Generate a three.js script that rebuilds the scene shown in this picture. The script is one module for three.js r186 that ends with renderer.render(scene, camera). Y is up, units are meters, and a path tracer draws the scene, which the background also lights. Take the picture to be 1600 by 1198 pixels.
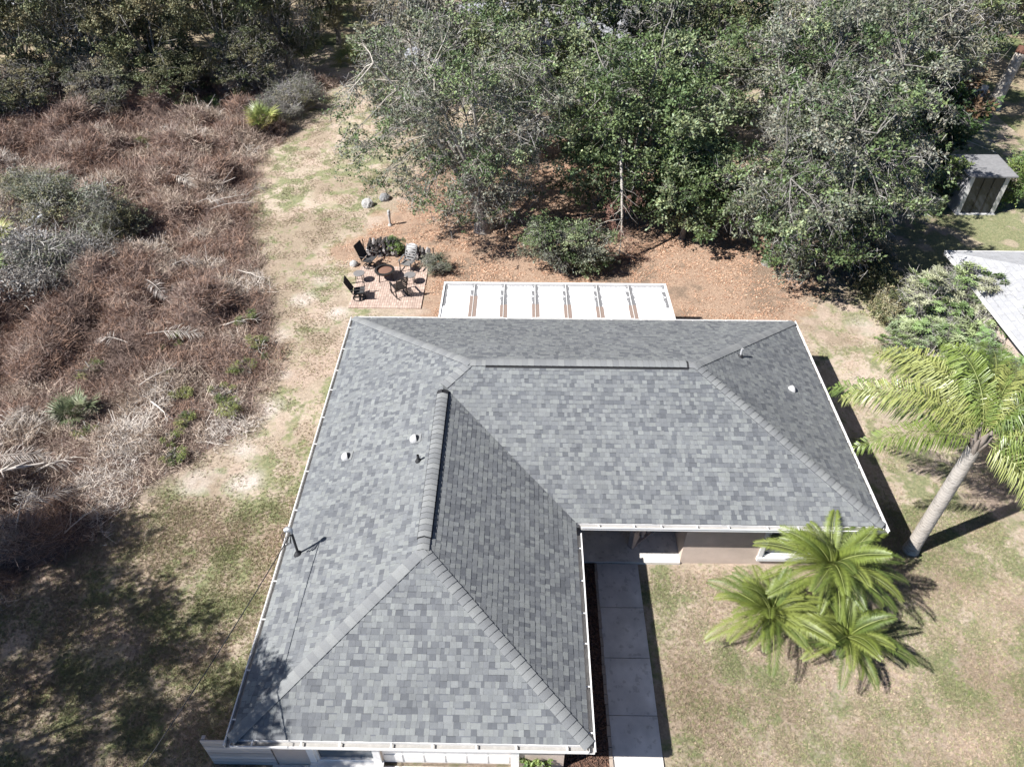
import * as THREE from 'three';
import { Sky } from 'three/addons/objects/Sky.js';

// ---------------------------------------------------------------- camera, sky, sun, exposure
const scene = new THREE.Scene();
const camera = new THREE.PerspectiveCamera(54.806, 1024 / 766, 0.1, 1200);
camera.position.set(6.527, 19.446, 22.755);
{
  const p = THREE.MathUtils.degToRad(41.72), y = THREE.MathUtils.degToRad(-0.9165);
  camera.lookAt(6.527 + Math.sin(y) * Math.cos(p), 19.446 - Math.sin(p), 22.755 - Math.cos(y) * Math.cos(p));
}
const sunDir = new THREE.Vector3(-2.38, 2.7, 1.02).normalize();
const sky = new Sky();
sky.name = 'sky';
sky.scale.setScalar(1000);
sky.userData = { kind: 'structure' };
sky.material.uniforms.sunPosition.value.copy(sunDir);
sky.material.uniforms.turbidity.value = 2;
sky.material.uniforms.rayleigh.value = 0.6;
sky.material.uniforms.mieCoefficient.value = 0.003;
scene.add(sky);
scene.environmentIntensity = 0.1;
const sun = new THREE.DirectionalLight(new THREE.Color(1, 0.97, 0.935), 5);
sun.position.copy(sunDir).multiplyScalar(60);
sun.castShadow = true;
sun.shadow.mapSize.set(4096, 4096);
Object.assign(sun.shadow.camera, { left: -50, right: 50, top: 50, bottom: -50, near: 1, far: 160 });
scene.add(sun);
const renderer = new THREE.WebGLRenderer({ antialias: true });
renderer.shadowMap.enabled = true;
renderer.toneMapping = THREE.LinearToneMapping;
renderer.toneMappingExposure = 2.0;

// ---------------------------------------------------------------- helpers
function rng(seed) {
  let a = seed >>> 0;
  return () => { a = (a + 0x6D2B79F5) | 0; let t = Math.imul(a ^ (a >>> 15), 1 | a); t = (t + Math.imul(t ^ (t >>> 7), 61 | t)) ^ t; return ((t ^ (t >>> 14)) >>> 0) / 4294967296; };
}
const gauss = (r) => { let s = 0; for (let i = 0; i < 4; i++) s += r(); return (s - 2) * 1.22; };
const lerp = (a, b, t) => a + (b - a) * t;
const clamp = (x, a = 0, b = 1) => Math.min(b, Math.max(a, x));
const smooth = (a, b, x) => { const t = clamp((x - a) / (b - a)); return t * t * (3 - 2 * t); };
function hash(x, y) { let h = Math.imul(x, 374761393) + Math.imul(y, 668265263); h = Math.imul(h ^ (h >>> 13), 1274126177); return ((h ^ (h >>> 16)) >>> 0) / 4294967296; }
function vnoise(x, y, per = 0) {
  const xi = Math.floor(x), yi = Math.floor(y), fx = x - xi, fy = y - yi, u = fx * fx * (3 - 2 * fx), v = fy * fy * (3 - 2 * fy);
  const w = per ? (i) => ((i % per) + per) % per : (i) => i;
  const a = hash(w(xi), w(yi)), b = hash(w(xi + 1), w(yi)), c = hash(w(xi), w(yi + 1)), d = hash(w(xi + 1), w(yi + 1));
  return a + (b - a) * u + (c - a) * v + (a - b - c + d) * u * v;
}
function fbm(x, y, oct = 4, per = 0) { let s = 0, a = 0.5, n = 0; for (let i = 0; i < oct; i++) { s += a * vnoise(x, y, per); n += a; x = x * 2 + 17; y = y * 2 + 31; per *= 2; a *= 0.5; } return s / n; }
const toS = (l) => { l = clamp(l); return Math.round(255 * (l <= 0.0031308 ? l * 12.92 : 1.055 * Math.pow(l, 1 / 2.4) - 0.055)); };
function texture(w, h, fn, { srgb = true, wrap = true } = {}) {
  const d = new Uint8Array(w * h * 4);
  for (let j = 0, k = 0; j < h; j++) for (let i = 0; i < w; i++, k += 4) {
    const c = fn(i, j, w, h);
    if (srgb) { d[k] = toS(c[0]); d[k + 1] = toS(c[1]); d[k + 2] = toS(c[2]); } else { d[k] = d[k + 1] = d[k + 2] = Math.round(255 * clamp(c)); }
    d[k + 3] = 255;
  }
  const t = new THREE.DataTexture(d, w, h);
  t.magFilter = THREE.LinearFilter; t.minFilter = THREE.LinearMipmapLinearFilter; t.generateMipmaps = true;
  if (wrap) t.wrapS = t.wrapT = THREE.RepeatWrapping;
  if (srgb) t.colorSpace = THREE.SRGBColorSpace;
  t.needsUpdate = true;
  return t;
}
const rep = (t, size) => { const c = t.clone(); c.repeat.set(1 / size, 1 / size); c.needsUpdate = true; return c; };
const V = (x, y, z) => new THREE.Vector3(x, y, z);

// collects triangles; build() gives a geometry with uv in metres
class GB {
  constructor(withColor = false) { this.p = []; this.n = []; this.u = []; this.c = withColor ? [] : null; this.col = [1, 1, 1]; }
  tri(a, b, c, na, nb, nc, ua, ub, uc) {
    if (!na) {
      const n = V(b.x - a.x, b.y - a.y, b.z - a.z).cross(V(c.x - a.x, c.y - a.y, c.z - a.z)).normalize(); na = nb = nc = n;
    }
    else { // keep the winding on the side of the given normals
      const gx = (b.y - a.y) * (c.z - a.z) - (b.z - a.z) * (c.y - a.y), gy = (b.z - a.z) * (c.x - a.x) - (b.x - a.x) * (c.z - a.z), gz = (b.x - a.x) * (c.y - a.y) - (b.y - a.y) * (c.x - a.x);
      if (gx * na.x + gy * na.y + gz * na.z < 0) { [b, c] = [c, b]; [nb, nc] = [nc, nb]; if (ub) [ub, uc] = [uc, ub]; }
    }
    if (!ua) { const f = planar(na); ua = f(a); ub = f(b); uc = f(c); }
    this.p.push(a.x, a.y, a.z, b.x, b.y, b.z, c.x, c.y, c.z);
    this.n.push(na.x, na.y, na.z, nb.x, nb.y, nb.z, nc.x, nc.y, nc.z);
    this.u.push(ua[0], ua[1], ub[0], ub[1], uc[0], uc[1]);
    if (this.c) for (let i = 0; i < 3; i++) this.c.push(...this.col);
    return this;
  }
  quad(a, b, c, d) { return this.tri(a, b, c).tri(a, c, d); }
  // box centred at (x,y,z), turned by ry about y then tilted by rz/rx
  box(w, h, d, x = 0, y = 0, z = 0, ry = 0, rx = 0, rz = 0) {
    const m = new THREE.Matrix4().compose(V(x, y, z), new THREE.Quaternion().setFromEuler(new THREE.Euler(rx, ry, rz, 'YXZ')), V(1, 1, 1));
    const q = (sx, sy, sz) => V(sx * w / 2, sy * h / 2, sz * d / 2).applyMatrix4(m);
    const A = q(-1, -1, -1), B = q(1, -1, -1), C = q(1, 1, -1), D = q(-1, 1, -1), E2 = q(-1, -1, 1), F2 = q(1, -1, 1), G = q(1, 1, 1), H = q(-1, 1, 1);
    return this.quad(E2, F2, G, H).quad(B, A, D, C).quad(A, E2, H, D).quad(F2, B, C, G).quad(D, H, G, C).quad(A, B, F2, E2);
  }
  // box spanned between two points, w wide (horizontal), h high
  bar(a, b, w, h = w) {
    const d = b.clone().sub(a), L = d.length(); d.normalize();
    let s = V(0, 1, 0).cross(d); if (s.lengthSq() < 1e-4) s = V(1, 0, 0); s.normalize();
    const u = d.clone().cross(s).normalize(), q = (o, i, j) => o.clone().addScaledVector(s, i * w / 2).addScaledVector(u, j * h / 2);
    const A = q(a, -1, -1), B = q(a, 1, -1), C = q(a, 1, 1), D = q(a, -1, 1), E2 = q(b, -1, -1), F2 = q(b, 1, -1), G = q(b, 1, 1), H = q(b, -1, 1);
    return this.quad(A, D, C, B).quad(E2, F2, G, H).quad(A, B, F2, E2).quad(B, C, G, F2).quad(C, D, H, G).quad(D, A, E2, H);
  }
  // tapered tube through points
  tube(pts, rad, seg = 5, cap = false) {
    const n = pts.length, R = (i) => Array.isArray(rad) ? rad[i] : rad;
    let prev = null, L = 0, side = null;
    for (let i = 0; i < n; i++) {
      const t = (i < n - 1 ? pts[i + 1].clone().sub(pts[i]) : pts[i].clone().sub(pts[i - 1])).normalize();
      if (!side) side = Math.abs(t.y) > 0.9 ? V(1, 0, 0) : V(0, 1, 0);
      side = side.clone().addScaledVector(t, -side.dot(t)).normalize();
      const up = t.clone().cross(side), ring = [];
      for (let k = 0; k <= seg; k++) {
        const a = k / seg * Math.PI * 2, nn = side.clone().multiplyScalar(Math.cos(a)).addScaledVector(up, Math.sin(a));
        ring.push([pts[i].clone().addScaledVector(nn, R(i)), nn, [a * Math.max(R(i), 0.03), L]]);
      }
      if (prev) for (let k = 0; k < seg; k++) {
        const a = prev[k], b = prev[k + 1], c = ring[k + 1], d = ring[k];
        this.tri(a[0], b[0], c[0], a[1], b[1], c[1], a[2], b[2], c[2]).tri(a[0], c[0], d[0], a[1], c[1], d[1], a[2], c[2], d[2]);
      }
      if (cap && (i === 0 || i === n - 1)) for (let k = 0; k < seg; k++) { const a = ring[k][0], b = ring[k + 1][0]; if (i) this.tri(pts[i], a, b); else this.tri(pts[i], b, a); }
      prev = ring;
      if (i < n - 1) L += pts[i].distanceTo(pts[i + 1]);
    }
    return this;
  }
  lathe(prof, seg, x = 0, y = 0, z = 0) {
    for (let i = 0; i + 1 < prof.length; i++) {
      const [r0, y0] = prof[i], [r1, y1] = prof[i + 1], nr = y1 - y0, ny = -(r1 - r0), l = Math.hypot(nr, ny) || 1;
      for (let k = 0; k < seg; k++) {
        const a = k / seg * Math.PI * 2, b = (k + 1) / seg * Math.PI * 2;
        const P = (r, yy, t) => V(x + r * Math.cos(t), y + yy, z + r * Math.sin(t)), N = (t) => V(nr / l * Math.cos(t), ny / l, nr / l * Math.sin(t));
        const U = (yy, t) => [t * 0.3, yy];
        this.tri(P(r0, y0, a), P(r1, y1, a), P(r1, y1, b), N(a), N(a), N(b), U(y0, a), U(y1, a), U(y1, b));
        this.tri(P(r0, y0, a), P(r1, y1, b), P(r0, y0, b), N(a), N(b), N(b), U(y0, a), U(y1, b), U(y0, b));
      }
    }
    return this;
  }
  build() {
    const g = new THREE.BufferGeometry();
    g.setAttribute('position', new THREE.Float32BufferAttribute(this.p, 3));
    g.setAttribute('normal', new THREE.Float32BufferAttribute(this.n, 3));
    g.setAttribute('uv', new THREE.Float32BufferAttribute(this.u, 2));
    if (this.c) g.setAttribute('color', new THREE.Float32BufferAttribute(this.c, 3));
    return g;
  }
}
function planar(n) {
  const ax = Math.abs(n.x), ay = Math.abs(n.y), az = Math.abs(n.z);
  return ay >= ax && ay >= az ? (p) => [p.x, p.z] : ax > az ? (p) => [p.z, p.y] : (p) => [p.x, p.y];
}
const taken = {};
function numbered(n) { if (!(n in taken)) { taken[n] = 0; return n; } taken[n]++; return n + '_' + String(taken[n]).padStart(3, '0'); }
function mesh(name, geo, mat, parent) {
  const m = new THREE.Mesh(geo.build ? geo.build() : geo, mat);
  m.castShadow = m.receiveShadow = true; m.name = name; parent.add(m); return m;
}
function thing(name, label, category, [x, y, z] = [0, 0, 0], turn = 0, group) {
  const o = new THREE.Group(); o.name = numbered(name); o.position.set(x, y, z); o.rotation.y = turn;
  o.userData = { label, category }; if (group) o.userData.group = group; scene.add(o); return o;
}
function structure(name, geo, mat) { const m = mesh(numbered(name), geo, mat, scene); m.userData = { kind: 'structure' }; return m; }
function copy(o, [x, y, z], turn, label, scale) {
  const c = o.clone(); c.name = numbered(o.name.replace(/_\d+$/, '')); c.userData = { ...o.userData }; if (label) c.userData.label = label;
  c.position.set(x, y, z); c.rotation.y = turn; if (scale) c.scale.setScalar(scale); scene.add(c); return c;
}
const std = (o) => new THREE.MeshStandardMaterial({ roughness: 0.9, ...o });
const lin = (r, g, b) => new THREE.Color().setRGB(r, g, b);

// ---------------------------------------------------------------- textures and materials
const T = {};
T.granule = texture(512, 512, (i, j) => { const s = 0.8 + 0.4 * hash(i * 3 + 1, j * 7 + 5), c = 0.9 + 0.2 * fbm(i / 32, j / 32, 3, 16); return [s * c * 0.64, s * c * 0.64, s * c * 0.64]; });
T.granuleB = texture(256, 256, (i, j) => hash(i + 911, j + 77), { srgb: false });
T.stucco = texture(512, 512, (i, j) => clamp(0.25 + 0.6 * fbm(i / 8, j / 8, 3, 64) + 0.2 * hash(i, j + 5)), { srgb: false });
T.concrete = texture(1024, 1024, (i, j) => {
  const a = fbm(i / 128, j / 128, 5, 8), b = hash(i + 3, j + 9), k = 0.42 + 0.24 * (a - 0.5) + 0.07 * (b - 0.5), d = smooth(0.62, 0.75, fbm(i / 40 + 9, j / 40, 4, 25.6 | 0)) * 0.09;
  return [k - d, k * 0.97 - d, k * 0.92 - d];
});
T.noise = texture(512, 512, (i, j) => { const k = 0.72 + 0.3 * fbm(i / 64, j / 64, 5, 8) + 0.14 * (hash(i + 31, j) - 0.5); return [k, k, k]; });
T.bark = texture(256, 512, (i, j) => { const k = fbm(i / 10, j / 40, 4, 0), c = 0.09 + 0.2 * k, l = smooth(0.55, 0.7, fbm(i / 30 + 50, j / 30, 3)) * 0.12; return [c + l, c * 0.93 + l, c * 0.82 + l]; });
T.barkB = texture(256, 512, (i, j) => fbm(i / 8, j / 36, 4), { srgb: false });
T.wood = texture(256, 512, (i, j) => { const k = fbm(i / 120, j / 5, 4), c = 0.2 + 0.2 * k; return [c * 1.02, c * 0.93, c * 0.86]; });
T.field = texture(512, 512, (i, j) => { const a = fbm(i / 64, j / 64, 4, 8), b = hash(i >> 1, j >> 1), k = 0.7 + 0.6 * b, g = smooth(0.4, 0.65, a); return [lerp(0.3, 0.13, g) * k, lerp(0.24, 0.15, g) * k, lerp(0.16, 0.06, g) * k]; });
T.litter = texture(1024, 1024, (i, j) => {
  const a = fbm(i / 5, j / 5, 3, 0), b = fbm(i / 90, j / 90, 4, 0), s = hash(i >> 1, j >> 1), d = 0.45 + 0.8 * a * (0.6 + 0.6 * s);
  const r = lerp(0.11, 0.2, b) * d, g = lerp(0.078, 0.135, b) * d, bl = lerp(0.066, 0.105, b) * d; return [r, g, bl];
});

const M = {};
const stoneGranule = rep(T.granule, 0.9), granB = rep(T.granuleB, 0.5);
M.shingle = std({ vertexColors: true, map: stoneGranule, bumpMap: granB, bumpScale: 0.0015, roughness: 0.92, side: THREE.DoubleSide });
M.capTones = [[0.27, 0.279, 0.283], [0.295, 0.305, 0.305], [0.245, 0.254, 0.26], [0.315, 0.325, 0.322]].map((c) => std({ vertexColors: true, color: lin(...c), map: stoneGranule, bumpMap: granB, bumpScale: 0.0015, roughness: 0.92 }));
M.underlay = std({ color: lin(0.05, 0.05, 0.055) });
M.black = std({ color: lin(0.02, 0.02, 0.022), roughness: 0.6 });
M.white = std({ color: lin(0.78, 0.77, 0.75), roughness: 0.45, map: rep(T.noise, 2.2) });
M.trough = std({ color: lin(0.36, 0.345, 0.325), roughness: 0.8, map: rep(T.noise, 0.7) });
M.soffit = std({ color: lin(0.62, 0.6, 0.57), roughness: 0.7 });
M.stucco = std({ color: lin(0.60, 0.49, 0.41), map: rep(T.noise, 3), bumpMap: rep(T.stucco, 0.6), bumpScale: 0.006 });
M.concrete = std({ map: rep(T.concrete, 3.1), bumpMap: rep(T.stucco, 0.8), bumpScale: 0.002, color: lin(1.5, 1.46, 1.42) });
M.concretePale = std({ map: rep(T.concrete, 2.7), bumpMap: rep(T.stucco, 0.8), bumpScale: 0.002, color: lin(1.5, 1.45, 1.38) });
M.glass = std({ color: lin(0.06, 0.08, 0.1), roughness: 0.06, metalness: 0.0 });
M.blind = std({ color: lin(0.35, 0.36, 0.38), roughness: 0.7 });
M.galv = std({ color: lin(0.45, 0.46, 0.47), roughness: 0.45, metalness: 0.6 });
M.pipe = std({ color: lin(0.4, 0.4, 0.4), roughness: 0.55 });
M.cable = std({ color: lin(0.025, 0.025, 0.028), roughness: 0.6 });
M.bark = std({ map: rep(T.bark, 0.8), bumpMap: rep(T.barkB, 0.8), bumpScale: 0.03, roughness: 0.95 });
M.barkPale = std({ map: rep(T.bark, 0.8), bumpMap: rep(T.barkB, 0.8), bumpScale: 0.02, color: lin(1.9, 1.85, 1.8), roughness: 0.95 });
M.fence = [0.8, 0.95, 1.1].map((k) => std({ map: rep(T.wood, 1.1), color: lin(1.5 * k, 1.5 * k, 1.5 * k) }));
T.palm = texture(128, 512, (i, j) => { const y = j / 512 * 10 + 0.35 * fbm(i / 32, j / 60, 2, 4), f = y - Math.floor(y), ring = smooth(0.12, 0.02, f) + smooth(0.93, 1, f) * 0.6, n = fbm(i / 10, j / 10, 4), k = 0.52 + 0.25 * (n - 0.5) - ring * 0.24 - smooth(0.62, 0.72, fbm(i / 20 + 9, j / 40, 3)) * 0.12; return [k, k * 0.95, k * 0.88]; });
M.litter = std({ map: rep(T.litter, 4), roughness: 1 });
M.leaf = std({ vertexColors: true, roughness: 0.55, side: THREE.DoubleSide });
M.leafDull = std({ vertexColors: true, roughness: 0.7, side: THREE.DoubleSide });
M.twig = std({ vertexColors: true, roughness: 0.9, side: THREE.DoubleSide });
M.plain = std({ roughness: 0.9, side: THREE.DoubleSide });
M.darkMetal = std({ color: lin(0.018, 0.017, 0.017), roughness: 0.5 });
M.sling = std({ color: lin(0.05, 0.05, 0.052), roughness: 0.85, map: rep(T.noise, 0.4) });
M.rust = std({ color: lin(0.13, 0.06, 0.04), roughness: 0.85, map: rep(T.noise, 0.5) });
M.ash = std({ color: lin(0.22, 0.12, 0.085), roughness: 1, map: rep(T.noise, 0.25) });
M.greyTop = std({ color: lin(0.2, 0.19, 0.185), roughness: 0.6, map: rep(T.noise, 0.4) });

// ---------------------------------------------------------------- the ground
const brushPoly = [[-6.9, -31.9], [-8.7, -27.4], [-8.7, -22.1], [-9.6, -19.3], [-8.2, -12.7], [-6.7, -8.25], [-4.75, -4.5], [-3.73, 0], [-3.5, 3.9], [-5, 5.5], [-6.2, 6.6], [-6.9, 8.8], [-8.3, 9.8], [-9.2, 11.3], [-13, 13], [-34, 13], [-60, -24], [-48, -33]];
const litterPoly = [[-2.4, -8.6], [1.5, -4.6], [3.3, -1], [12.4, -1], [16.5, -1.6], [18.5, -3.2], [20.2, -5.5], [22.0, -12], [19, -21], [10, -24], [1, -20], [-0.5, -13]];
function sdPoly(p, x, z) { // positive inside
  let d = 1e9, inside = false;
  for (let i = 0, j = p.length - 1; i < p.length; j = i++) {
    const [ax, az] = p[j], [bx, bz] = p[i], ex = bx - ax, ez = bz - az, t = clamp(((x - ax) * ex + (z - az) * ez) / (ex * ex + ez * ez));
    d = Math.min(d, Math.hypot(x - ax - ex * t, z - az - ez * t));
    if ((az > z) !== (bz > z) && x < (bx - ax) * (z - az) / (bz - az) + ax) inside = !inside;
  }
  return inside ? d : -d;
}
// distance grids so that the big texture is cheap to compute
const spotGrid = (list) => { const n = 260, a = new Float32Array(n * n); for (let j = 0; j < n; j++) for (let i = 0; i < n; i++) a[j * n + i] = spot(list, -26 + i * 0.25, -40 + j * 0.25); return (x, z) => { const u = clamp((x + 26) / 0.25, 0, n - 2.001), v = clamp((z + 40) / 0.25, 0, n - 2.001), i = u | 0, j = v | 0, fu = u - i, fv = v - j, k = j * n + i; return lerp(lerp(a[k], a[k + 1], fu), lerp(a[k + n], a[k + n + 1], fu), fv); }; };
const GX0 = -60, GZ0 = -60, GS = 0.5, GN = 220;
function gridOf(poly) { const a = new Float32Array(GN * GN); for (let j = 0; j < GN; j++) for (let i = 0; i < GN; i++) a[j * GN + i] = sdPoly(poly, GX0 + i * GS, GZ0 + j * GS); return a; }
const gBrush = gridOf(brushPoly), gLitter = gridOf(litterPoly);
function samp(a, x, z) {
  const u = clamp((x - GX0) / GS, 0, GN - 2.001), v = clamp((z - GZ0) / GS, 0, GN - 2.001), i = u | 0, j = v | 0, fu = u - i, fv = v - j, k = j * GN + i;
  return lerp(lerp(a[k], a[k + 1], fu), lerp(a[k + GN], a[k + GN + 1], fu), fv);
}
const mix3 = (a, b, t) => [a[0] + (b[0] - a[0]) * t, a[1] + (b[1] - a[1]) * t, a[2] + (b[2] - a[2]) * t];
const C = { tan: [0.325, 0.258, 0.188], straw: [0.5, 0.415, 0.328], green: [0.125, 0.165, 0.055], greenD: [0.085, 0.12, 0.045], sand: [0.56, 0.49, 0.43], litter: [0.36, 0.245, 0.17], soil: [0.17, 0.115, 0.085] };
// green share of the lawn by place (the photograph's greener and drier areas)
const greenSpots = [[20.5, 9, 3, .35], [21, 6, 3, .3], [-1.6, 5.5, 1.6, .45], [-2, 1.5, 1.4, .35], [-1.2, 8, 1.6, .4], [-4.8, 7.2, 1.3, .4], [-3.5, 13, 5, .3], [-2, -8, 3, .2], [-5, -16, 4, .25], [-2.6, 9.5, 2.5, .3], [31, -11, 4, .9], [26, -7, 3, .8], [11, 10.2, 1, .5], [12.5, 13.6, 2, .3], [16.5, 15, 3, .3], [19, 13, 2, .35], [-3, -18, 2.5, .25], [-4, -24, 3, .25], [-1.6, -13.5, 2, .3], [28, -9, 5, 1.1], [33, -20, 6, .7], [30, -24, 5, .5], [24.5, -4, 3, .7], [10.7, 14.5, 1.2, .4]];
const drySpots = [[14.5, 14.6, 3, .35], [12.6, 10.6, 2, .3], [20, 11.5, 2, .3], [19.4, 1, 2, .4], [-5, -2, 2, .3], [-4.5, -10, 3, .4], [18.6, 9.8, 1.5, .2]];
const sandSpots = [[-3.2, 2.6, 0.8, .85], [-3.4, 4.6, 0.7, .85], [-2.9, 6.2, .7, .9], [-3.9, -1.8, .8, .7], [-3.4, -4.6, .7, .8], [-2.9, -6.2, .6, .6], [-1.6, -3.6, .6, .9], [-4.6, 6.2, .8, .7], [-3, 0.6, .5, .8], [20.2, .6, 1, .5], [21.4, -3, .9, .6], [20.5, -11, 2, .7]];
const spot = (list, x, z) => { let s = 0; for (const [a, b, r, k] of list) { const d = ((x - a) ** 2 + (z - b) ** 2) / (r * r); if (d < 4) s += k * Math.exp(-d * 1.2); } return s; };
const greenAt = spotGrid(greenSpots), dryAt = spotGrid(drySpots), sandAt = spotGrid(sandSpots);
function lawnColor(x, z, fine, fine2) {
  const n1 = fbm(x * 0.45 + 40, z * 0.45 + 13, 3), n2 = fbm(x * 2.1 + 7, z * 2.1 + 3, 3), n3 = vnoise(x * 9, z * 9);
  let g = greenAt(x, z) - dryAt(x, z) * 0.6;
  let c = mix3(C.tan, C.straw, clamp(0.5 + (n1 - 0.5) * 2.4 + (n2 - 0.5) * 1.2));
  const k = clamp(0.1 + g + (n2 - 0.5) * 3.3 + (n1 - 0.5) * 1.2 + (n3 - 0.5) * 0.8 + (fine - 0.5) * 0.9);
  c = mix3(c, fine2 > 0.5 ? C.green : [0.2, 0.215, 0.09], smooth(0.12, 0.85, k) * 0.8);
  c = mix3(c, [0.5, 0.385, 0.31], smooth(0.56, 0.72, fbm(x * 0.9 + 200, z * 0.9 + 70, 3)) * 0.55);
  const sa = clamp(sandAt(x, z) * 1.5 * (0.2 + 1.5 * n2) - 0.3);
  c = mix3(c, C.sand, sa);
  const dl = samp(gLitter, x, z) + (n1 - 0.5) * 3 + (n2 - 0.5) * 2;
  c = mix3(c, mix3(C.litter, fine2 > 0.6 ? [0.25, 0.15, 0.105] : [0.43, 0.315, 0.23], Math.abs(fine - 0.5) * 1.4), smooth(-0.7, 0.7, dl));
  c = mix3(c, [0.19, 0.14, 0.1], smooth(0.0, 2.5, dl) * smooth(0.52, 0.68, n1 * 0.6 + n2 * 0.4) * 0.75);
  const db = samp(gBrush, x, z) + (n2 - 0.5) * 1.4;
  c = mix3(c, mix3(C.soil, C.sand, 0.3 * n2), smooth(-0.5, 0.4, db) * 0.85);
  const f = 0.7 + 0.6 * fine;
  return [c[0] * f, c[1] * f, c[2] * f];
}
const LX0 = -26, LX1 = 38, LZ0 = -40, LZ1 = 24;
T.lawn = texture(2048, 2048, (i, j) => {
  const x = LX0 + (i + 0.5) / 2048 * (LX1 - LX0), z = LZ0 + (j + 0.5) / 2048 * (LZ1 - LZ0);
  return lawnColor(x, z, 0.65 * hash(i, j) + 0.35 * hash((i >> 1) + 7, j >> 1), hash((i >> 1) + 5000, (j >> 1) + 90));
}, { wrap: false });
T.lawn.wrapS = T.lawn.wrapT = THREE.ClampToEdgeWrapping;
{
  const g = new THREE.PlaneGeometry(600, 600, 1, 1); g.rotateX(-Math.PI / 2);
  const uv = g.attributes.uv; for (let i = 0; i < uv.count; i++) uv.setXY(i, uv.getX(i) * 600, uv.getY(i) * 600);
  const m = structure('ground', g, std({ map: rep(T.field, 14), roughness: 1 })); m.position.set(0, -0.03, -20);
  const l = new THREE.PlaneGeometry(LX1 - LX0, LZ1 - LZ0, 1, 1); l.rotateX(-Math.PI / 2);
  const lu = l.attributes.uv, lp = l.attributes.position, cx = (LX0 + LX1) / 2, cz = (LZ0 + LZ1) / 2;
  for (let i = 0; i < lu.count; i++) lu.setXY(i, (lp.getX(i) + cx - LX0) / (LX1 - LX0), (lp.getZ(i) + cz - LZ0) / (LZ1 - LZ0));
  const ln = structure('lawn_ground', l, std({ map: T.lawn, bumpMap: rep(T.granuleB, 1 / 180), bumpScale: 0.012, roughness: 1 })); ln.position.set(cx, 0, cz);
}
// brush mounds: bumps of tangled dead vines over the soil
const bumps = [];
{
  const r = rng(11);
  while (bumps.length < 190) { const x = lerp(-34, -3, r()), z = lerp(-31, 12.5, r()), d = sdPoly(brushPoly, x, z); if (d < 0.9) continue; const R = lerp(0.8, 2.1, r()); bumps.push([x, z, Math.min(R, d * 0.9), lerp(0.4, 1.7, r() * r()) * clamp(d / 3 + 0.25, 0.25, 1), lerp(0.6, 1.5, r())]); }
}
function moundH(x, z) {
  const d = samp(gBrush, x, z); if (d < -0.3) return -0.05;
  let h = 0.06 * fbm(x * 1.3, z * 1.3, 3);
  for (const [a, b, R, H, e] of bumps) { const dx = (x - a) / (R * e), dz = (z - b) / (R / e), q = dx * dx + dz * dz; if (q < 1) h = Math.max(h, H * Math.sqrt(1 - q) * (0.75 + 0.5 * vnoise(x * 2.2, z * 2.2))); else if (q < 1.6) h = Math.max(h, 0.12 * H * (1.6 - q)); }
  return -0.05 + (h + 0.06) * smooth(-0.3, 0.7, d);
}
{
  const nx = 150, nz = 190, x0 = -46, x1 = -2.8, z0 = -33.5, z1 = 13.2, g = new THREE.PlaneGeometry(x1 - x0, z1 - z0, nx, nz); g.rotateX(-Math.PI / 2); g.translate((x0 + x1) / 2, 0, (z0 + z1) / 2);
  const p = g.attributes.position, u = g.attributes.uv;
  for (let i = 0; i < p.count; i++) { p.setY(i, moundH(p.getX(i), p.getZ(i))); u.setXY(i, p.getX(i), p.getZ(i)); }
  g.computeVertexNormals();
  structure('brush_terrain', g, M.litter);
}
function instanced(name, geo, mat, list, parent, kind = 'stuff') {
  const im = new THREE.InstancedMesh(geo.build ? geo.build() : geo, mat, list.length), m = new THREE.Matrix4(), q = new THREE.Quaternion(), e = new THREE.Euler(), c = new THREE.Color();
  list.forEach((t, i) => { e.set(t.rx || 0, t.ry || 0, t.rz || 0, 'YXZ'); q.setFromEuler(e); m.compose(V(t.x, t.y, t.z), q, V(t.s, t.sy || t.s, t.s)); im.setMatrixAt(i, m); im.setColorAt(i, c.setRGB(t.c[0], t.c[1], t.c[2])); });
  im.name = parent === scene ? numbered(name) : name; im.castShadow = im.receiveShadow = true; im.userData = { kind }; parent.add(im); return im;
}

// ---------------------------------------------------------------- shingled slopes
function clipConvex(subject, poly) { // both [u,v]; poly counter-clockwise
  let out = subject;
  for (let i = 0; i < poly.length && out.length; i++) {
    const [ax, ay] = poly[i], [bx, by] = poly[(i + 1) % poly.length], ex = bx - ax, ey = by - ay, side = (p) => ex * (p[1] - ay) - ey * (p[0] - ax), inp = out; out = [];
    for (let k = 0; k < inp.length; k++) {
      const p = inp[k], q = inp[(k + 1) % inp.length], sp = side(p), sq = side(q);
      if (sp >= 0) out.push(p);
      if ((sp > 0 && sq < 0) || (sp < 0 && sq > 0)) { const t = sp / (sp - sq); out.push([lerp(p[0], q[0], t), lerp(p[1], q[1], t)]); }
    }
  }
  return out;
}
function ccw(p) { let a = 0; for (let i = 0; i < p.length; i++) { const [x, y] = p[i], [X, Y] = p[(i + 1) % p.length]; a += x * Y - X * y; } return a < 0 ? p.slice().reverse() : p; }
const tonesMain = [[0.258, 0.271, 0.273], [0.232, 0.244, 0.249], [0.284, 0.299, 0.294], [0.208, 0.219, 0.229], [0.178, 0.188, 0.201], [0.15, 0.159, 0.173], [0.222, 0.234, 0.242], [0.27, 0.283, 0.284]];
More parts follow.
